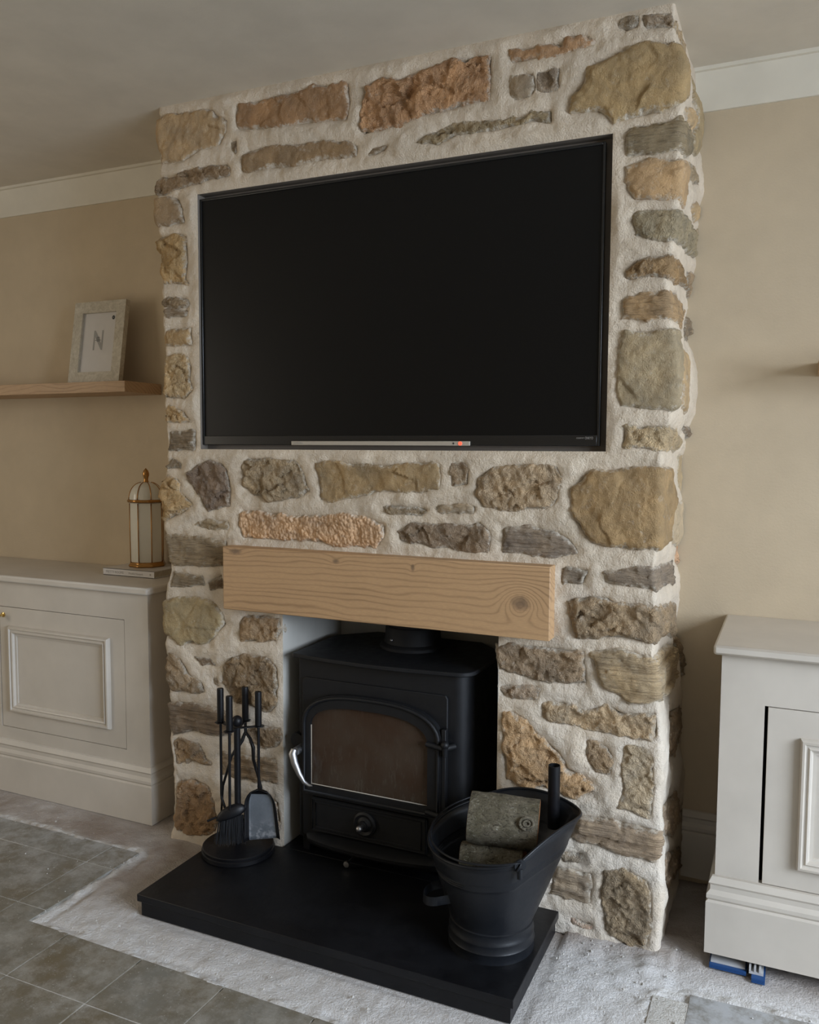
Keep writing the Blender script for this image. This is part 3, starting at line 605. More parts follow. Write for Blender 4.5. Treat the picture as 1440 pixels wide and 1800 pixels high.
for t, H_, c, poly in STONES:
    P = np.array(poly); m_ = (U > P[:, 0].min()-.05) & (U < P[:, 0].max()+.05) & (Z > P[:, 1].min()-.05) & (Z < P[:, 1].max()+.05)
    d = np.full(U.shape, 1.); d[m_] = -sdf(U[m_], Z[m_], poly); dmin = np.minimum(dmin, d)
h = h+.007*np.clip(dmin/.035, 0, 1)-.016*np.clip(-dmin/.008, 0, 1)        # fuller in mid-joint, tucked away under the stones
dr = np.maximum(np.maximum(TVR[0]-U, U-TVR[1]), np.maximum(TVR[2]-Z, Z-TVR[3])); do = np.maximum(np.maximum(OPEN[0]-U, U-OPEN[1]), Z-OPEN[3])
e = np.clip(np.minimum(dr, do)/.02, 0, 1); h = h*e
h = h*np.clip((H-Z)/.02, 0, 1)
Pm = bend(U, Z, h)
nu, nz = len(gu), len(gz); uc = (gu[1:]+gu[:-1])/2; zc = (gz[1:]+gz[:-1])/2
inR = lambda R: ((uc > R[0]) & (uc < R[1]))[None, :] & ((zc > R[2]) & (zc < R[3]))[:, None]
keep = ~(inR(OPEN) | inR(TVR))
J, I = np.nonzero(keep); a = J*nu+I
F = np.stack([a, a+1, a+nu+1, a+nu], -1).tolist()
off = np.array(chim.location); me = mesh('mortar', Pm.reshape(-1, 3)-off, F, 180)
mo = bpy.data.objects.new('mortar', me); COL.objects.link(mo); mo.parent = chim; me.materials.append(M['mortar'])
for si, (t, H_, c, poly) in enumerate(STONES):
    P = np.array(poly); s = .0036
    if P[:, 0].min() > XR: s = .0036
    a = np.arange(P[:, 0].min()-.012, P[:, 0].max()+.014, s); b = np.arange(P[:, 1].min()-.012, P[:, 1].max()+.014, s)
    u, z = np.meshgrid(a, b); z = np.clip(z, .001, H-.002)
    sx = si*1.37
    d = sdf(u+.016*fbm(u+sx, z, 28, 4), z+.016*fbm(z, u+sx, 28, 4), poly)
    dd = np.maximum(d, 0); rr = .0035
    dome = H_*.0085*(1-np.exp(-dd/rr))
    if t == 's': n_ = fbm(u+sx, z, 16, 4)*.007+fbm(u+sx, z, 90, 2)*.0014+facets(u+sx+.01*fbm(u,z,30,2), z, 10, si)*.006
    elif t == 'l':
        zz = z+.35*fbm(u+sx, z, 5, 2)*.03+.10*(u-P[:, 0].mean())*(si % 3-1)*.4; st = zz*62+fbm(u+sx, z, 12, 2)*.8; q = st-np.floor(st)
        lay = _T[(np.floor(st).astype(int)+si*7) & 255, 3]
        n_ = (lay-.5)*.013+(q-.5)*.0035+fbm(u+sx, z, 25, 3)*.004
    elif t == 'b': n_ = -np.abs(np.sin((u*1.0+z*.25)*330+2*fbm(u, z, 30)))*.0028*(z < P[:, 1].mean()+.012)+fbm(u+sx, z, 25, 4)*.008+ridge(u+sx, z, 60, 2)*.003
    else: n_ = facets(u+sx+.03*fbm(u, z, 26, 3), z*1.3+.03*fbm(z, u, 26, 3), 15, si)*.013+facets(u+.02*fbm(u, z, 50, 2), z+.02*fbm(z, u, 50, 2), 45, si+50)*.0035+ridge(u+.4*z+sx, z, 28, 4)*.006+fbm(u+sx, z, 12, 2)*.006+fbm(u, z+sx, 110, 2)*.0012
    mh = mortar_h(u, z)
    hh = np.where(d > 0, mh*.6-.001+dome+n_*np.clip(dd/.014, .10, 1), mh*.6-.001+d*1.6)
    keepv = (d > -.009) & (u < XR-RC+LA+ULEN-.004)
    Ps = bend(u, z, hh); 
    Ps[..., 1] = np.where((u > XL) & (u < XR), np.minimum(Ps[..., 1], .03), np.minimum(Ps[..., 1], D-.001))
    ja, ia = np.nonzero(keepv[:-1, :-1] & keepv[1:, :-1] & keepv[:-1, 1:] & keepv[1:, 1:]); nn = len(a); q = ja*nn+ia
    F = np.stack([q, q+1, q+nn+1, q+nn], -1); used = np.unique(F); rem = np.zeros(u.size, int); rem[used] = np.arange(len(used))
    me = mesh('stone', Ps.reshape(-1, 3)[used]-off, rem[F].tolist(), 180)
    at = me.attributes.new('rim', 'FLOAT', 'POINT'); at.data.foreach_set('value', d.reshape(-1)[used].astype(np.float32))
    o = bpy.data.objects.new('stone', me); COL.objects.link(o); o.parent = chim; me.materials.append(M['st_'+t])
    mean = (.50, .40, .27)
    o.color = (*[min(.85, v) for v in c], 1)
# recess lining and fire chamber (parts of the breast)
x0, x1, z0, z1 = TVR
obj('recess_lining', [box(x0-.003, x0, .001, .034, z0-.003, z1+.003), box(x1, x1+.003, .001, .034, z0-.003, z1+.003), box(x0, x1, .001, .034, z0-.003, z0), box(x0, x1, .001, .034, z1, z1+.003), box(x0-.003, x1+.003, .034, .05, z0-.003, z1+.003)], M['liner'], chim)
x0, x1, _, z1 = OPEN
obj('fire_chamber', [box(x0-.04, x0, .02, .37, 0, z1), box(x1, x1+.04, .02, .37, 0, z1), box(x0-.002, x0, .0, .02, 0, z1), box(x1, x1+.002, .0, .02, 0, z1), box(x0-.04, x1+.04, .355, .39, 0, z1), box(x0-.04, x1+.04, .004, .39, z1, z1+.03)], M['plaster'], chim)
# ------------------------------------------------------------------ oak mantel beam
o = obj('mantel_beam', [box(-.1213, .8768, -.0473, .012, .7767, .9655)], M['mantel'], loc=(.378, -.02, .7767), bevel=.0025)
tag(o, 'chunky pale oak mantel beam with a large knot at its right end', 'mantel')
# ------------------------------------------------------------------ television
tv = empty('television', (.37, .04, 1.267), 'large black flat screen television set into the stone recess', 'television')
x0, x1, z0, z1, b = -.2335, .9800, 1.2670, 2.0010, .0065
obj('housing', [box(x0+.004, x1-.004, .022, .0335, z0+.004, z1-.004)], M['tvbody'], tv)
obj('bezel', [box(x0, x0+b, .008, .024, z0, z1), box(x1-b, x1, .008, .024, z0, z1), box(x0+b, x1-b, .008, .024, z1-b, z1), box(x0+b, x1-b, .0085, .024, z0, z0+.027)], M['tvbody'], tv, bevel=.0015)
obj('screen', [box(x0+b, x1-b, .012, .023, z0+.027, z1-b)], M['screen'], tv)
sb = obj('sensor_bar', [box(.0900, .6400, .001, .0085, 1.2668, 1.2783)], M['bar'], tv, bevel=.001, label='slim champagne coloured bar with a red light')
rx = Matrix.Rotation(radians(90), 3, 'X')
text('lettering', 'TOSHIBA', .0070, (.097, .0008, 1.2700), rx, M['inktext'], sb, .0001, sx=1.15)
def disc_front(cx, cy, cz, r, n=16): return ([(cx+r*cos(2*pi*i/n), y, cz+r*sin(2*pi*i/n)) for y in (cy, cy+.0008) for i in range(n)], [list(range(n)), list(range(n, 2*n))[::-1]]+[[i, n+i, n+(i+1) % n, (i+1) % n] for i in range(n)])
obj('sensor_window', [disc_front(.595, .0004, 1.2727, .0026)], M['ink'], sb)
pl_ = obj('power_light', [tube([(.614+.0043*cos(q*pi/10), .0006, 1.2725+.0043*sin(q*pi/10)) for q in range(20)], .0011, 6, closed=True)], M['led'], sb, label='glowing red ring')
obj('light_dot', [disc_front(.614, .0004, 1.2725, .0015, 10)], M['led'], pl_)
text('lettering', 'SOUND BY', .0052, (.922, .0083, 1.2850), rx, M['inktext'], tv, .00005, sx=.75)
text('lettering', 'ONKYO', .0090, (.9435, .0083, 1.2838), rx, M['inktext'], tv, .00005, sx=.62)
# ------------------------------------------------------------------ hearth
hr = empty('hearth', (.38, -.2, 0), 'black slate hearth slab under the stove', 'hearth')
HZ = .0614
obj('top_slab', [box(-.1465, .9053, -.4061, -.012, HZ-.020, HZ), box(.062, .724, -.012, .35, HZ-.020, HZ)], M['hearth'], hr, bevel=.0015)
obj('base_slab', [box(-.1385, .8973, -.398, -.012, 0, HZ-.0205)], M['hearth'], hr, bevel=.001)
# ------------------------------------------------------------------ wood burning stove
st = empty('wood_burning_stove', (.375, .17, HZ), 'black cast iron wood burning stove with an arched glass door', 'stove')
SX0, SX1, SYF, SYB = .113, .640, -.002, .315
def plan(x0, x1, yf, yb, rl, rr, ch, bow=0, n=8):
    p = []
    for k in range(n+1):
        a = pi+pi/2*k/n; p.append((x0+rl+rl*cos(a), yf+rl+rl*sin(a)))
    if bow: p += [(x0+rl+(x1-rr-x0-rl)*k/12, yf-bow*sin(pi*k/12)) for k in range(1, 12)]
    for k in range(n+1):
        a = -pi/2+pi/2*k/n; p.append((x1-rr+rr*cos(a), yf+rr+rr*sin(a)))
    return p+[(x1, yb-ch), (x1-ch, yb), (x0+ch, yb), (x0, yb-ch)]
obj('body', [prism(plan(SX0, SX1, SYF, SYB, .006, .035, .03), .105, .648, XY)], M['stove'], st, smooth=40)
obj('top_plate', [prism(plan(.100, .660, -.022, .350, .012, .05, .10, .022), .648, .660, XY)], M['stove'], st, bevel=.0025)
pl = [( .128, .150), (.583, .150), (.583, .572), (.128, .572)]
obj('front_plate', [prism([(.130, .115), (.588, .115), (.588, .580), (.582, .590), (.140, .590), (.130, .583)], -.008, .003, XZ)], M['stove'], st, bevel=.002)
# arched door
def arch(x0, x1, zb, zs, zt, n=22, shoulder=.030):
    """bottom-left, bottom-right, then up and over (a flat segmental arch on rounded shoulders)"""
    p = [(x0, zb), (x1, zb)]; c = (x0+x1)/2; w = (x1-x0)/2
    for k in range(n+1):
        a = pi*k/n; q = cos(a); p.append((c+w*(abs(q)**.72)*(1 if q > 0 else -1), zs+(zt-zs)*sin(a)**.9))
    return p
def ringpanel(outer, inner, y0, y1):
    n = len(outer); V = [(a, y0, b) for a, b in outer]+[(a, y0, b) for a, b in inner]+[(a, y1, b) for a, b in outer]+[(a, y1, b) for a, b in inner]
    F = []
    for i in range(n):
        j = (i+1) % n; F += [[i, n+i, n+j, j], [2*n+i, 2*n+j, 3*n+j, 3*n+i], [i, j, 2*n+j, 2*n+i], [n+i, 3*n+i, 3*n+j, n+j]]
    return V, F
door = obj('door', [ringpanel(arch(.137, .577, .248, .463, .559), arch(.165, .537, .277, .452, .520), -.026, -.006)], M['stove'], st, smooth=35, label='arched glazed door')
pa = arch(.145, .569, .256, .460, .551)
obj('door_moulding', [tube([(a, -.026, b) for a, b in pa], .0058, 8, closed=True)], M['stove'], door, smooth=180)
gp = arch(.163, .539, .275, .452, .522)
obj('glass', [prism(gp, -.016, -.012, XZ)], M['glass'], door, label='soot-browned glass pane')
rp = [(.1665, .505-.05), (.1665, .2785), (.535, .2785)]
obj('glass_gasket', [tube([(a, -.0195, b) for a, b in rp], .0018, 6)], M['bar'], door, smooth=180, label='pale rope seal showing round the glass')
obj('door_edge', [box(.577, .590, -.024, -.004, .252, .50)], M['stove'], door, bevel=.002)
obj('handle_spindle', [tube([(.128, -.006, .378), (.130, -.047, .378)], .012, 14)], M['steel'], st, smooth=60, label='silver handle spindle')
hd = obj('door_handle', [tube([(.128, -.052, .385), (.126, -.058, .374), (.134, -.060, .350), (.150, -.060, .318), (.165, -.058, .296), (.180, -.056, .288), (.190, -.055, .288)], [.010, .0125, .011, .0085, .0065, .005, .003], 12)], M['steel'], st, smooth=60, label='curved silver door handle')
obj('latch_boss', [tube([(.112, .012, .398), (.112, -.012, .398)], .021, 16)], M['stove'], st, smooth=40)
for z in (.452, .262):
    h_ = obj('hinge', [tube([(.536, -.030, z+.004), (.566, -.032, z+.001), (.586, -.034, z)], .0075, 10), tube([(.592, -.034, z-.022), (.592, -.034, z+.012)], [.006, .0105], 10), ball((.592, -.034, z+.010), .0115), tube([(.592, -.03, z), (.608, -.004, z)], .009, 10)], M['stove'], st, smooth=50)
# ash pit door with spin wheel
ash = obj('ash_door', [prism([(.165, .137), (.533, .137), (.533, .238), (.165, .238)], -.018, -.004, XZ)], M['stove'], st, bevel=.003)
rect = lambda a, b, c, d: [(a, c), (b, c), (b, d), (a, d)]
obj('ash_door_moulding', [tube([(a, -.019, b) for a, b in rect(.180, .517, .150, .226)], .0032, 6, closed=True), tube([(a, -.018, b) for a, b in rect(.169, .529, .141, .234)], .0034, 6, closed=True)], M['stove'], ash, smooth=50)
def disc_y(cx, cz, prof, n=28):   # prof: (radius, y)
    v, f = lathe([(r, -y) for r, y in prof], n); return [(cx+a[0], -a[2]*1.0, cz+a[1]) for a in v], f
wh = obj('air_wheel', [disc_y(.343, .190, [(.036, -.018), (.036, -.025), (.030, -.029), (.022, -.026), (.014, -.032), (.0135, -.038)])], M['stove'], ash, smooth=30)
obj('wheel_knob', [disc_y(.343, .190, [(.005, -.036), (.005, -.046), (.0085, -.050), (.0095, -.057), (.0065, -.063), (.001, -.0645)])], M['steel'], ash, smooth=60, label='small steel knob')
# bowed ash lip, plinth and legs
pr = []
V, F = [], []; n = 25
lip = [(0, .128), (.006, .133), (.045, .130), (.060, .122), (.058, .112), (.030, .092), (0, .084)]
for k in range(n):
    t = k/(n-1); x = .140+(.592-.140)*t; s = (1-(2*t-1)**4)**.5*.75+.25*sin(pi*t); s = max(s, .02)
    for a, b in lip: V.append((x, -.004-a*s, .108+(b-.108)*(.55+.45*min(1, s*1.2))))
m_ = len(lip)
for k in range(n-1):
    for i in range(m_): F.append([k*m_+i, k*m_+(i+1) % m_, (k+1)*m_+(i+1) % m_, (k+1)*m_+i])
F += [list(range(m_))[::-1], [(n-1)*m_+i for i in range(m_)]]
obj('ash_lip', [(V, F)], M['stove'], st, smooth=35)
for x, y in ((.122, .006), (.612, .006), (.122, .27), (.612, .27)):
    obj('leg', [prism([(x-.002, .105), (x+.026, .105), (x+.020, HZ+.006), (x+.022, HZ), (x, HZ), (x, HZ+.006)], y, y+.03, XZ)], M['stove'], st, bevel=.002)
obj('underside', [box(.15, .61, .03, .28, .085, .108)], M['stove'], st)
obj('air_control_knob', [tube([(.300, .03, .080), (.300, -.050, .076)], .0035, 8), disc_y(.300, .076, [(.0085, -.046), (.0095, -.050), (.0085, -.054), (.001, -.055)])], M['steel'], st, smooth=60, label='small steel riddling knob')
obj('side_knob', [tube([(.114, .06, .230), (.094, .06, .230)], .003, 8), ball((.090, .06, .230), .0075)], M['steel'], st, smooth=60, label='small steel side knob')
fl = empty('stove_flue_pipe', (.385, .215, .66), 'matt black flue pipe rising from the stove behind the mantel', 'flue pipe')
obj('collar', [lathe([(.100, .660), (.100, .668), (.094, .674), (.087, .676), (.084, .70), (.0835, .722), (.080, .726)], 40, .385, .215)], M['flue'], fl, smooth=40)
obj('pipe', [lathe([(.0755, .70), (.0755, .828)], 40, .385, .215)], M['flue'], fl, smooth=40)
obj('screw', [ball((.385+.085*cos(-2.0), .215+.085*sin(-2.0), .690), .005, .8, 8, 6)], M['steel'], fl, smooth=60)
# ------------------------------------------------------------------ companion set
CX, CY = -.046, -.088
cs = empty('companion_stand', (CX, CY, HZ), 'black companion stand with round base left of the stove', 'tool stand')
obj('base', [lathe([(.100, HZ), (.107, HZ+.002), (.107, HZ+.013), (.1035, HZ+.015), (.1045, HZ+.017), (.1045, HZ+.0225), (.102, HZ+.0245), (.001, HZ+.0248)], 56, CX, CY)], M['toolblack'], cs, smooth=35)
obj('pole', [tube([(CX, CY, HZ+.024), (CX, CY, .437)], .0098, 16)], M['toolblack'], cs, smooth=60)
obj('ball_finial', [ball((CX, CY, .456), .0165)], M['toolblack'], cs, smooth=180)
ends = [(-.121, -.067), (-.049, -.121), (-.064, -.021), (.001, -.047)]
names = ['poker', 'brush', 'tongs', 'shovel']
for ex, ey in ends:
    d = Vector((ex-CX, ey-CY)); L = d.length; d /= L; s = Vector((-d.y, d.x))
    P = [(0, -.008), (L*.5, -.007), (L*.8, -.006), (L-.004, -.015), (L+.012, -.013), (L+.018, 0), (L+.012, .013), (L-.004, .015), (L*.8, .006), (L*.5, .007), (0, .008)]
    obj('arm', [prism([(CX+d.x*a+s.x*b, CY+d.y*a+s.y*b) for a, b in P], .4335, .4365, XY)], M['toolblack'], cs, bevel=.0008)
def handle(root, x, y, z=.437):
    obj('handle', [lathe([(.0090, z), (.0100, z+.001), (.0100, z+.099), (.0094, z+.102), (.001, z+.1025)], 20, x, y)], M['toolblack'], root, smooth=40)
x, y = ends[0]
t = empty('fire_poker', (x, y, .2), 'black poker hanging at the left of the companion stand', 'poker'); handle(t, x, y)
obj('rod', [tube([(x, y, .437), (x, y, .215), (x+.003, y-.002, .200), (x+.030, y-.012, .160), (x+.034, y-.012, .150)], .0040, 10)], M['toolblack'], t, smooth=60)
x, y = ends[1]
t = empty('hearth_brush', (x, y, .2), 'black hearth brush hanging at the front of the companion stand', 'brush'); handle(t, x, y)
obj('rod', [tube([(x, y, .437), (x-.004, y+.003, .19)], .0042, 10)], M['toolblack'], t, smooth=60)
bx, by = x-.006, y+.012
V, F = ball((0, 0, 0), 1, 1, 24, 12); dr = Vector((.80, .55, .30)).normalized(); si_ = Vector((-.6, .8, 0)); upv = dr.cross(si_)
V = [(bx+dr.x*a[0]*.046+si_.x*a[1]*.017, by+dr.y*a[0]*.046+si_.y*a[1]*.017, .178+dr.z*a[0]*.046+(a[2]*.030 if a[2] > 0 else a[2]*.010)) for a in V]
obj('brush_head', [(V, F), tube([(bx-.045*dr.x, by-.045*dr.y, .174), (bx-.072*dr.x, by-.072*dr.y, .164)], .0035, 8)], M['shovel'] if False else M['toolblack'], t, smooth=60)
gs = []
for k in range(340):
    a = random.uniform(-1, 1); b_ = random.uniform(-1, 1)
    if a*a+b_*b_ > 1: continue
    p = Vector((bx, by, 0))+dr*a*.038+si_*b_*.013; sp = 1.28+random.uniform(-.1, .22); z1 = random.uniform(.089, .100)
    q = Vector((bx, by, 0))+dr*a*.038*sp+si_*b_*.014*sp+Vector((random.gauss(0, .002), random.gauss(0, .002), 0))
    gs.append(tube([(p.x, p.y, .176), ((p.x+q.x)/2+random.gauss(0, .0015), (p.y+q.y)/2, .135), (q.x, q.y, z1)], [.0008, .0007, .0004], 3, False))
o = obj('bristles', gs, M['bristle'], t); o['kind'] = 'stuff'
x, y = ends[2]
t = empty('fire_tongs', (x, y, .2), 'black tongs hanging at the back of the companion stand', 'tongs'); handle(t, x, y)
obj('tong_leg', [tube([(x, y, .437), (x, y, .40), (x-.006, y-.01, .375), (x-.022, y-.022, .345), (x-.030, y-.03, .33), (x-.052, y-.045, .24), (x-.058, y-.047, .15)], [.004, .005, .006, .006, .004, .004, .003], 8)], M['toolblack'], t, smooth=60)
obj('tong_leg', [tube([(x, y, .40), (x+.022, y-.008, .385), (x+.036, y-.012, .36), (x+.036, y-.012, .325), (x+.058, y-.005, .24), (x+.062, y-.003, .16)], [.004, .005, .006, .005, .004, .003], 8)], M['toolblack'], t, smooth=60)
x, y = ends[3]
t = empty('ash_shovel', (x, y, .2), 'black ash shovel with a dusty grey blade hanging on the companion stand', 'shovel'); handle(t, x, y)
obj('rod', [tube([(x, y, .437), (x+.001, y-.002, .235)], .0042, 10)], M['toolblack'], t, smooth=60)
# blade: a scooped plate with raised sides, seen nearly face on
fx = Vector((.93, .36, 0)); fyv = Vector((.36, -.93, 0))       # across, towards viewer
V, F = [], []; rows, colsn = 14, 17
bc = Vector((x+.012, y-.012, 0))
for j in range(rows+1):
    tt = j/rows; zz = .257-tt*.155; hw = .051*min(1, math.sqrt(max(.0, 1-(1-min(1, tt/.36))**2)))*(.86+.20*tt)
    sh = .010*tt
    for i in range(colsn+1):
        s = 2*i/colsn-1; lift = .014*max(0, abs(s)-.80)/.20+(.012*max(0, (.12-tt)/.12))
        p = bc+fx*(s*hw+sh)+fyv*(lift+.010*tt); V.append((p.x, p.y, zz-s*sh*-.6*tt))
W_ = colsn+1
F = [[j*W_+i, j*W_+i+1, (j+1)*W_+i+1, (j+1)*W_+i] for j in range(rows) for i in range(colsn)]
o = obj('blade', [(V, F)], M['toolblack'], t, smooth=50); o.data.materials.append(M['shovel'])
for q in o.data.polygons:
    i, j = q.index % colsn, q.index//colsn
    if 2 <= i <= colsn-3 and j >= 2: q.material_index = 1
so = o.modifiers.new('thick', 'SOLIDIFY'); so.thickness = .0016; so.offset = 0
# ------------------------------------------------------------------ coal bucket
BX, BY = .788, -.210
bk = empty('coal_bucket', (BX, BY, HZ), 'black metal helmet-lipped bucket holding logs on the hearth', 'bucket')
S = Vector((.809, .588, 0)); Nn = Vector((-.588, .809, 0))
def rim(th):
    c, s = cos(th), sin(th); cp = max(0, c)
    ss = .0085+(.2123*c if c > 0 else .1623*c); nn = .1747*s*(1-.32*cp)
    zz = .3416+.031*c+.1036*cp*(1-cp)
    return ss, nn, zz
def bpt(th, t):
    """t 0..1 from foot ring to rim"""
    rs, rn, rz = rim(th); rb = .100; z0 = HZ+.072
    bs, bn = rb*cos(th), rb*sin(th)
    e = t**.95; ss = bs+(rs-bs)*e; nn = bn+(rn-bn)*e; zz = z0+(rz-z0)*t
    p = Vector((BX, BY, 0))+S*ss+Nn*nn; return Vector((p.x, p.y, zz))
n = 64; V, F = [], []
ts = [0, .1, .2, .3, .4, .5, .6, .64, .655, .67, .685, .70, .715, .73, .745, .76, .8, .9, 1]
bumps = {.655: 1, .685: 1, .715: 1, .745: 0}
rings = []
for q in range(n):
    pass
prof_low = [(.104, HZ), (.1035, HZ+.022), (.1055, HZ+.024), (.1035, HZ+.028), (.103, HZ+.042), (.1035, HZ+.045), (.101, HZ+.048), (.1015, HZ+.066), (.1025, HZ+.069), (.100, HZ+.071)]
for r, z in prof_low:
    rings.append([Vector((BX, BY, z))+(S*cos(2*pi*q/n)+Nn*sin(2*pi*q/n))*r for q in range(n)])
for t in ts:
    rw = []
    for q in range(n):
        th = 2*pi*q/n; p = bpt(th, t)
        if bumps.get(t): p = p+(S*cos(th)+Nn*sin(th))*.0014
        rw.append(p)
    rings.append(rw)
V = [p for rw in rings for p in rw]
F = [[k*n+i, k*n+(i+1) % n, (k+1)*n+(i+1) % n, (k+1)*n+i] for k in range(len(rings)-1) for i in range(n)]+[list(range(n))[::-1]]
o = obj('body', [(V, F)], M['bucket'], bk, smooth=50)
so = o.modifiers.new('thick', 'SOLIDIFY'); so.thickness = .0018; so.offset = -1
obj('rolled_rim', [tube([bpt(2*pi*q/96, 1) for q in range(96)], .0034, 8, closed=True)], M['bucket'], bk, smooth=180)
for sg in (-1, 1):
    p = bpt(sg*-pi/2, .985); dn = Nn*(-sg)
    e = obj('handle_ear', [tube([p+dn*.001, p+dn*.007], .0135, 18), tube([p+dn*.004+Vector((0, 0, -.008)), p+dn*.006+Vector((0, 0, -.030))], .007, 8)], M['bucket'], bk, smooth=45)
pts = []
for q in range(33):
    th = -pi/2-pi*q/32; p = bpt(th, 1.0); ins = 4+5*sin(pi*q/32)
    r_in = (S*cos(th)+Nn*sin(th))
    pts.append(p+r_in*(.009-.014*sin(pi*q/32))+Vector((0, 0, .006+.006*sin(pi*q/32))))
hook = [pts[0]+Vector((0, 0, -.020))-S*.010, pts[0]+Vector((0, 0, -.006))]
obj('bail_handle', [tube(hook+pts, .0026, 8)], M['bucket'], bk, smooth=180, label='thin swinging wire handle resting on the rim')
hc = bpt(pi, .36); V = []; F = []
k_ = 21
for q in range(k_):
    a = pi*q/(k_-1); c_ = hc+Nn*(.036*cos(a))-S*(.050*sin(a)**.8)+S*(.012 if q in (0, k_-1) else 0)+Vector((0, 0, -.010*sin(a)))
    for dz, dd in ((.011, 0), (-.011, 0), (-.011, .0018), (.011, .0018)):
        V.append(c_+Vector((0, 0, dz))+S*dd*sin(a))
for q in range(k_-1):
    for i in range(4): F.append([q*4+i, q*4+(i+1) % 4, q*4+4+(i+1) % 4, q*4+4+i])
F += [[0, 1, 2, 3][::-1], [(k_-1)*4+i for i in range(4)]]
obj('tipping_handle', [(V, F)], M['bucket'], bk, smooth=50)
def log(name, c, d, L, r, seed, label, ang=0, split=False):
    d = Vector(d).normalized(); a = Vector((0, 0, 1)); a = (a-d*a.dot(d)).normalized(); b = d.cross(a)
    nr, nl = 40, 26; V, F = [], []; c = Vector(c)
    for k in range(nl+1):
        t = k/nl-.5
        for i in range(nr):
            q = 2*pi*i/nr
            rr = r*(1+.10*cos(2*q+seed)+.05*cos(3*q+seed*2))+float(fbm(np.array([q*1.3*r*20+seed]), np.array([t*L*20]), .9, 3)[0])*.006*(1 if 0 < i else 1)
            if i in (nr-1,): rr = rr
            kn = math.exp(-(((t-.25)*L/.018)**2+((q-1.15-pi*1.5) % (2*pi)-0)**2*0)) if False else 0
            if split: 
                u2 = cos(q-3.9)
                if u2 > .45: rr = min(rr, r*.45/u2)
            V.append(c+d*(t*L)+a*(rr*cos(q))+b*(rr*sin(q)))
    for k in range(nl):
        for i in range(nr):
            j = (i+1) % nr; F.append([k*nr+i, k*nr+j, (k+1)*nr+j, (k+1)*nr+i])
    lg = empty(name, c, label, 'log')
    obj('bark', [(V, F)], M['bark'], lg, smooth=60)
    ex = .0006
    e1 = [(p-d*ex) for p in V[:nr]]; e2 = [(p+d*ex) for p in V[-nr:]]
    obj('cut_end', [(e1, [list(range(nr))[::-1]])], M['logend'], lg); obj('cut_end', [(e2, [list(range(nr))])], M['logend'], lg)
    return lg
lg = log('firewood_log', (.812, -.198, .358), (.965, .22, -.05), .166, .056, 1.0, 'large lichen-grey log on top in the black bucket', split=True)
kc = Vector((.812, -.198, .358))+Vector((.965, .22, -.05)).normalized()*.047+Vector((.38, -.80, .47)).normalized()*.055
vk = Vector((.38, -.80, .47)).normalized(); tq = vk.cross(Vector((.9, .42, 0)).normalized()).normalized(); tp = vk.cross(tq)
obj('branch_knot', [tube([kc+tp*.016*cos(q*pi/10)+tq*.013*sin(q*pi/10) for q in range(20)], .004, 6, closed=True), tube([kc+tp*.008*cos(q*pi/8)+tq*.006*sin(q*pi/8) for q in range(16)], .0028, 6, closed=True)], M['bark'], lg, smooth=180)
log('firewood_log', (.792, -.215, .264), (.98, .18, .05), .150, .045, 3.0, 'brown mossy log lying beneath the large log in the bucket')
tx, ty = .903, -.075
o = obj('metal_tube', [([(tx+r*cos(2*pi*i/24), ty+r*sin(2*pi*i/24), z) for r, z in ((.0150, .312), (.0150, .472), (.0132, .472), (.0132, .32)) for i in range(24)], [[k*24+i, k*24+(i+1) % 24, (k+1)*24+(i+1) % 24, (k+1)*24+i] for k in range(3) for i in range(24)]+[list(range(24))[::-1]])], M['toolblack'], loc=(tx, ty, .312), smooth=40)
tag(o, 'black hollow metal tube standing upright in the bucket', 'tube')
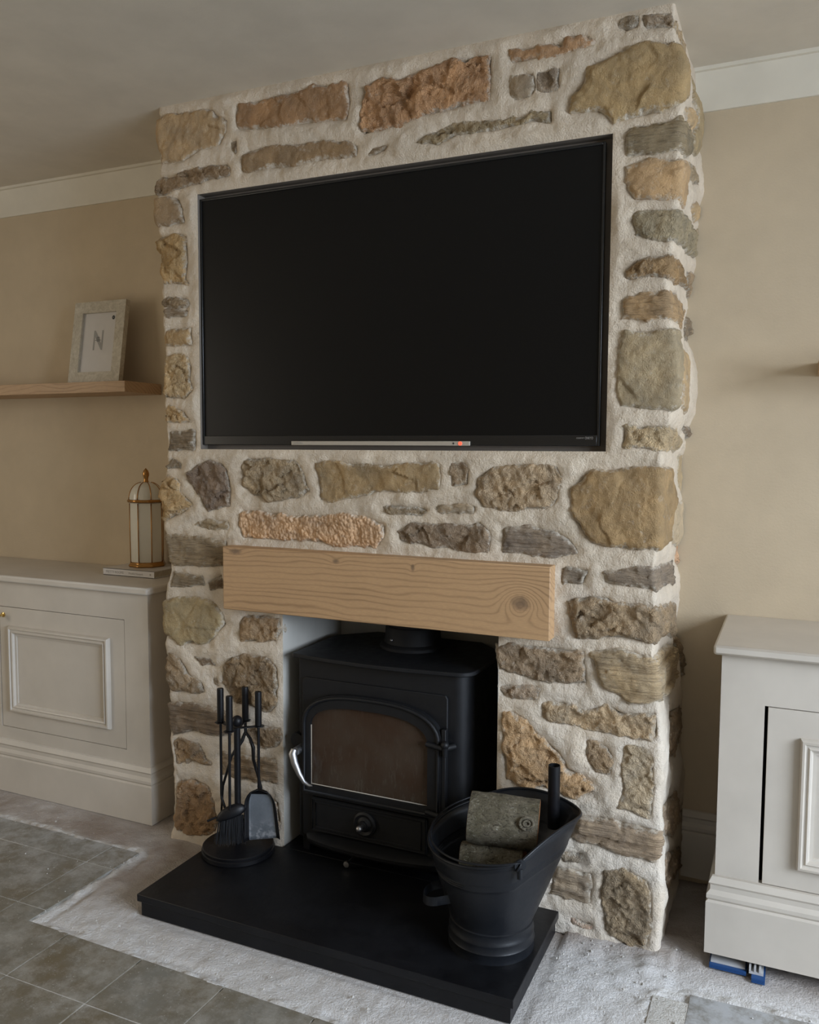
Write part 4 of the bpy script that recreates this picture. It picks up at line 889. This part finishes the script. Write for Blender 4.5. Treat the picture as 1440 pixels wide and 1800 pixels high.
# ------------------------------------------------------------------ fitted cabinets
mould = [(0, 0), (0, .008), (.004, .016), (.009, .017), (.012, .012), (.016, .011), (.020, .015), (.024, .013), (.027, .006), (.034, .004), (.034, 0)]
def cabinet(name, xa, xb, yf, z0, side, doors, label):
    zt = .799
    c = empty(name, ((xa+xb)/2, (yf+D)/2, z0), label, 'cabinet')
    # carcass: face frame with door openings
    fr = []; xs_ = sorted(doors); dz0, dz1 = xs_[0][2], xs_[0][3]; cur = xa
    for a, b, *_ in xs_:
        fr.append(box(cur, a, yf+.0, yf+.02, z0+.05, zt-.024)); cur = b
    fr.append(box(cur, xb, yf, yf+.02, z0+.05, zt-.024))
    for a, b, *_ in xs_: fr += [box(a, b, yf, yf+.02, z0+.05, dz0), box(a, b, yf, yf+.02, dz1, zt-.024)]
    fr += [box(xa, xa+.018, yf+.02, D-.001, z0, zt-.024), box(xb-.018, xb, yf+.02, D-.001, z0, zt-.024), box(xa+.018, xb-.018, yf+.02, yf+.028, z0+.02, z0+.06)]
    obj('carcass', fr, M['cabinet'], c)
    obj('gap_shade_sheet', [box(xa+.02, xb-.02, yf+.07, yf+.075, z0+.06, zt-.03)], M['black_gap'], c)  # black sheet behind the doors, standing in for shade in the gaps
    o_l = 0 if side == 'right' else .018; o_r = .018 if side == 'right' else 0
    obj('worktop', [box(xa-o_l, xb+o_r, yf-.024, D-.001, zt-.024, zt)], M['cabinet'], c, bevel=.006)
    path = [(xa, yf), (xb, yf), (xb, D-.001)] if side == 'right' else [(xa, D-.001), (xa, yf), (xb, yf)]
    path = path[::1]
    obj('plinth_skirting', [sweep(path, skirt_at(z0, .98), XY)], M['cabinet'], c, smooth=30)
    for a, b, zb, zt_, gl, gr, kx in xs_:
        d = obj('door', [box(a+gl, b-gr, yf+.0008, yf+.02, zb+.0016, zt_-.0022)], M['cabinet'], c, bevel=.0008)
        pa_, pb_, pc_, pd_ = kx[1]
        obj('panel_moulding', [sweep([(pa_, pc_), (pa_, pd_), (pb_, pd_), (pb_, pc_)], mould, lambda p, q, h_: (p, yf+.001-h_, q), closed=True)], M['cabinet'], d, smooth=30)
        v, f = lathe([(.009, 0), (.009, .003), (.004, .005), (.004, .018), (.010, .022), (.0125, .028), (.011, .033), (.001, .035)], 8 if False else 20)
        v = [(kx[0][0]+p[0], yf-p[2], kx[0][1]+p[1]) for p in v]
        obj('knob', [(v, f)], M['brass'], d, smooth=35)
    return c
cabinet('alcove_cabinet', -2.58, -.503, .056, 0, 'right',
        [(-1.196, -.604, .236, .682, .0035, .0022, ((-1.172, .650), (-1.141, -.669, .298, .613))), (-1.80, -1.208, .236, .682, .0022, .0035, ((-1.824+.648, .650) if False else (-1.235, .650), (-1.735, -1.263, .298, .613))),
         (-2.44, -1.848, .236, .682, .0035, .0022, ((-1.88, .650), (-2.375, -1.903, .298, .613)))], 'pale stone painted cabinet in the left alcove under the framed print')
cabinet('alcove_cabinet', 1.281, 3.38, .018, .038, 'left',
        [(1.379, 1.971, .228, .660, .0075, .0022, ((1.94, .628), (1.4585, 1.90, .281, .594))), (1.985, 2.575, .228, .660, .0022, .0035, ((2.01, .628), (2.06, 2.50, .281, .594)))], 'pale stone painted cabinet in the right alcove, raised on blue shims')
# shims under the right cabinet
for nm, pts, z0, z1, mt, lb in (
    ('levelling_shim', (1.276, 1.360, -.004, .045), .004, .014, 'blue', 'long blue plastic shim under the left corner of the right cabinet'),
    ('levelling_shim', (1.279, 1.357, .004, .05), .0145, .019, 'clearp', 'thin grey shim resting on the long blue shim'),
    ('levelling_shim', (1.372, 1.402, -.022, .040), .003, .014, 'blue', 'short blue plastic shim poking out under the right cabinet'),
    ('levelling_shim', (1.366, 1.398, -.006, .040), .0145, .032, 'clearp', 'short notched grey shim stacked on the short blue shim')):
    a, b, c_, d_ = pts
    gg = [box(a, b, c_, d_, z0, z1)]
    if mt == 'clearp' and z1 > .03: gg = [box(a, b, c_, d_, z0, z0+.006)]+[box(a+k*.011, a+k*.011+.0045, c_-.001, d_, z0+.006, z1) for k in range(3)]
    if mt == 'blue': gg += [box(a+.002, b-.002, c_-.0012, c_, z0+.001+k*.0035, z0+.0025+k*.0035) for k in range(3)]
    o = obj(nm, gg, M[mt], loc=((a+b)/2, c_, z0)); tag(o, lb, 'shim', 'levelling shims under the right cabinet')
# ------------------------------------------------------------------ shelves
o = obj('floating_shelf', [box(-1.95, -.736, .222, D-.0005, 1.4535, 1.4925)], M['shelfwood'], loc=(-1.3, .3, 1.4535), bevel=.0012)
tag(o, 'oak floating shelf in the left alcove holding the framed print', 'shelf')
o = obj('floating_shelf', [box(1.470, 2.6, .222, D-.0005, 1.4545, 1.4915)], M['shelfwood'], loc=(2, .3, 1.4545), bevel=.0012)
tag(o, 'oak floating shelf in the right alcove, cut off by the photo edge', 'shelf')
# ------------------------------------------------------------------ picture frame leaning on the wall
FX0, FX1, FH, FY, LEAN = -1.064, -.817, .308, .278, radians(9)
pf = empty('picture_frame', ((FX0+FX1)/2, FY, 1.4925), 'speckled cream picture frame with a printed N leaning on the left shelf', 'picture frame')
def lf(a, b, c):   # across, up the frame, out of the face -> world
    return (a, FY+b*sin(LEAN)-c*cos(LEAN)+.004, 1.4928+b*cos(LEAN)+c*sin(LEAN)+.0)
fw = .042
obj('surround', [sweep([(FX0, 0), (FX0, FH), (FX1, FH), (FX1, 0)], [(0, -.016), (0, .004), (fw, .004), (fw, -.016)], lf, closed=True)], M['frame'], pf, smooth=30)
def lbox(a0, a1, b0, b1, c0, c1):
    v, f = box(a0, a1, b0, b1, c0, c1); return [lf(*p) for p in v], f
pp = obj('print', [lbox(FX0+fw-.002, FX1-fw+.002, fw-.002, FH-fw+.002, -.012, -.006)], M['paper'], pf)
cx_, cz_ = (FX0+FX1)/2-.003, FH*.53
w2, h2, s_ = .023, .037, .008
obj('printed_letter', [(lambda P: ([lf(a, b, c) for c in (-.006, -.0055) for a, b in P], [list(range(len(P)))[::-1], list(range(len(P), 2*len(P)))]))(P) for P in (
    [(cx_-w2, cz_-h2), (cx_-w2+.007, cz_-h2), (cx_-w2+.007, cz_+h2), (cx_-w2, cz_+h2)],
    [(cx_+w2-.007, cz_-h2), (cx_+w2, cz_-h2), (cx_+w2, cz_+h2), (cx_+w2-.007, cz_+h2)],
    [(cx_-w2+.007, cz_+h2), (cx_-w2+.007, cz_+h2*.35), (cx_+w2-.007, cz_-h2), (cx_+w2-.007, cz_-h2*.35)])], M['print'], pp)
obj('printed_lines', [(lambda a0, a1, b: ([lf(a, b_+b, -.0052) for a, b_ in ((a0, 0), (a1, 0), (a1, .0016), (a0, .0016))], [[0, 1, 2, 3]]))(cx_-l, cx_+l, cz_+d_) for l, d_ in ((.005, .011), (.009, .0075), (.009, .003), (.0145, -.001), (.007, -.0045))], M['ink'], pp)
V = [lf(FX1-fw-.020+.0065*cos(2*pi*i/20), FH-fw-.020+.0075*sin(2*pi*i/20), -.0052) for i in range(20)]
st_ = obj('round_sticker', [(V, [list(range(20))])], M['ink'], pp, label='small round black sticker')
obj('sticker_mark', [(lambda a0, b0: ([lf(a0+a, b0+b, -.0049) for a, b in ((-.003, -.001), (.003, -.001), (.003, .001), (-.003, .001))], [[0, 1, 2, 3]]))(FX1-fw-.020, FH-fw-.020)], M['print'], pp)
# ------------------------------------------------------------------ book and jar on the left cabinet
bx0, bx1, by0, by1, bz = -.838, -.604, .205, .392, .7995
bk2 = empty('coffee_table_book', ((bx0+bx1)/2, (by0+by1)/2, bz), 'cream coffee table book under the gilt jar', 'book')
obj('cover', [box(bx0, bx1, by0, by1, bz, bz+.0028), box(bx0, bx1, by0, by1, bz+.0222, bz+.025), box(bx0, bx1, by0, by0+.003, bz, bz+.025)], M['paper'], bk2, bevel=.0008)
obj('pages', [box(bx0+.003, bx1-.004, by0+.003, by1-.004, bz+.0028, bz+.0222)], M['glaze'] if False else M['frame'], bk2)
text('spine_lettering', 'PRETTY ROOMS', .0125, (bx0+.013, by0-.0002, bz+.0082), rx, M['inktext'], bk2, .0001, sx=.92)
text('spine_lettering', 'Phoebe Howard', .0098, (bx0+.118, by0-.0002, bz+.0085), rx, M['inktext'], bk2, .0001, sx=1.0)
obj('spine_emblem', [box(bx1-.020, bx1-.014, by0-.0004, by0, bz+.009, bz+.0155)], M['inktext'], bk2)
JX, JY, JZ = -.728, .312, bz+.0252
jr = empty('lidded_jar', (JX, JY, JZ), 'white ceramic jar with gold bars and domed lid like a birdcage', 'jar')
ns = 8; ph = radians(12)
KZ = 1.125
def oct_(r, z, k): a = ph+2*pi*k/ns; return (JX+r*cos(a), JY+r*sin(a), JZ+(z-JZ)*KZ)
prof = [(.055, .010), (.0595, .018), (.0605, .12), (.0600, .208)]
V = [oct_(r, JZ+z, k) for r, z in prof for k in range(ns)]
F = [[q*ns+k, q*ns+(k+1) % ns, (q+1)*ns+(k+1) % ns, (q+1)*ns+k] for q in range(len(prof)-1) for k in range(ns)]+[list(range(ns))[::-1], [(len(prof)-1)*ns+k for k in range(ns)]]
body = obj('body', [(V, F)], M['glaze'], jr, bevel=.003)
obj('foot_ring', [(lambda pf_: ([oct_(r, JZ+z, k) for r, z in pf_ for k in range(ns)], [[q*ns+k, q*ns+(k+1) % ns, (q+1)*ns+(k+1) % ns, (q+1)*ns+k] for q in range(len(pf_)-1) for k in range(ns)]+[list(range(ns))[::-1], [(len(pf_)-1)*ns+k for k in range(ns)]]))([(.066, 0), (.068, .004), (.066, .008), (.063, .010), (.064, .013), (.060, .016)])], M['gold'], jr, bevel=.0015)
for k in range(ns):
    obj('gold_bar', [tube([oct_(r+.0003, JZ+z, k) for r, z in ((.0590, .015), (.0597, .05), (.0603, .12), (.0600, .206))], .0019, 6)], M['gold'], body, smooth=180)
dome = [(.062*cos(t*pi/2*.94)**.85, .218+.055*sin(t*pi/2)) for t in [i/9 for i in range(10)]]
lid = obj('lid', [lathe([(r, JZ+z*KZ) for r, z in dome], 32, JX, JY)], M['glaze'], jr, smooth=60)
obj('lid_rim', [tube([oct_(.0635, JZ+.2135, k) for k in range(ns)], .0058, 10, closed=True)], M['gold'], lid, smooth=60)
for k in range(ns):
    obj('gold_bar', [tube([oct_(r+.0006, JZ+z, k) for r, z in dome[:-1]], .0019, 6)], M['gold'], lid, smooth=180)
obj('finial', [lathe([(r, JZ+.272*KZ+z) for r, z in ((.008, 0), (.0095, .004), (.0075, .008), (.0085, .016), (.0115, .026), (.0115, .034), (.0085, .043), (.004, .048), (.0008, .052))], 20, JX, JY)], M['gold'], lid, smooth=60)
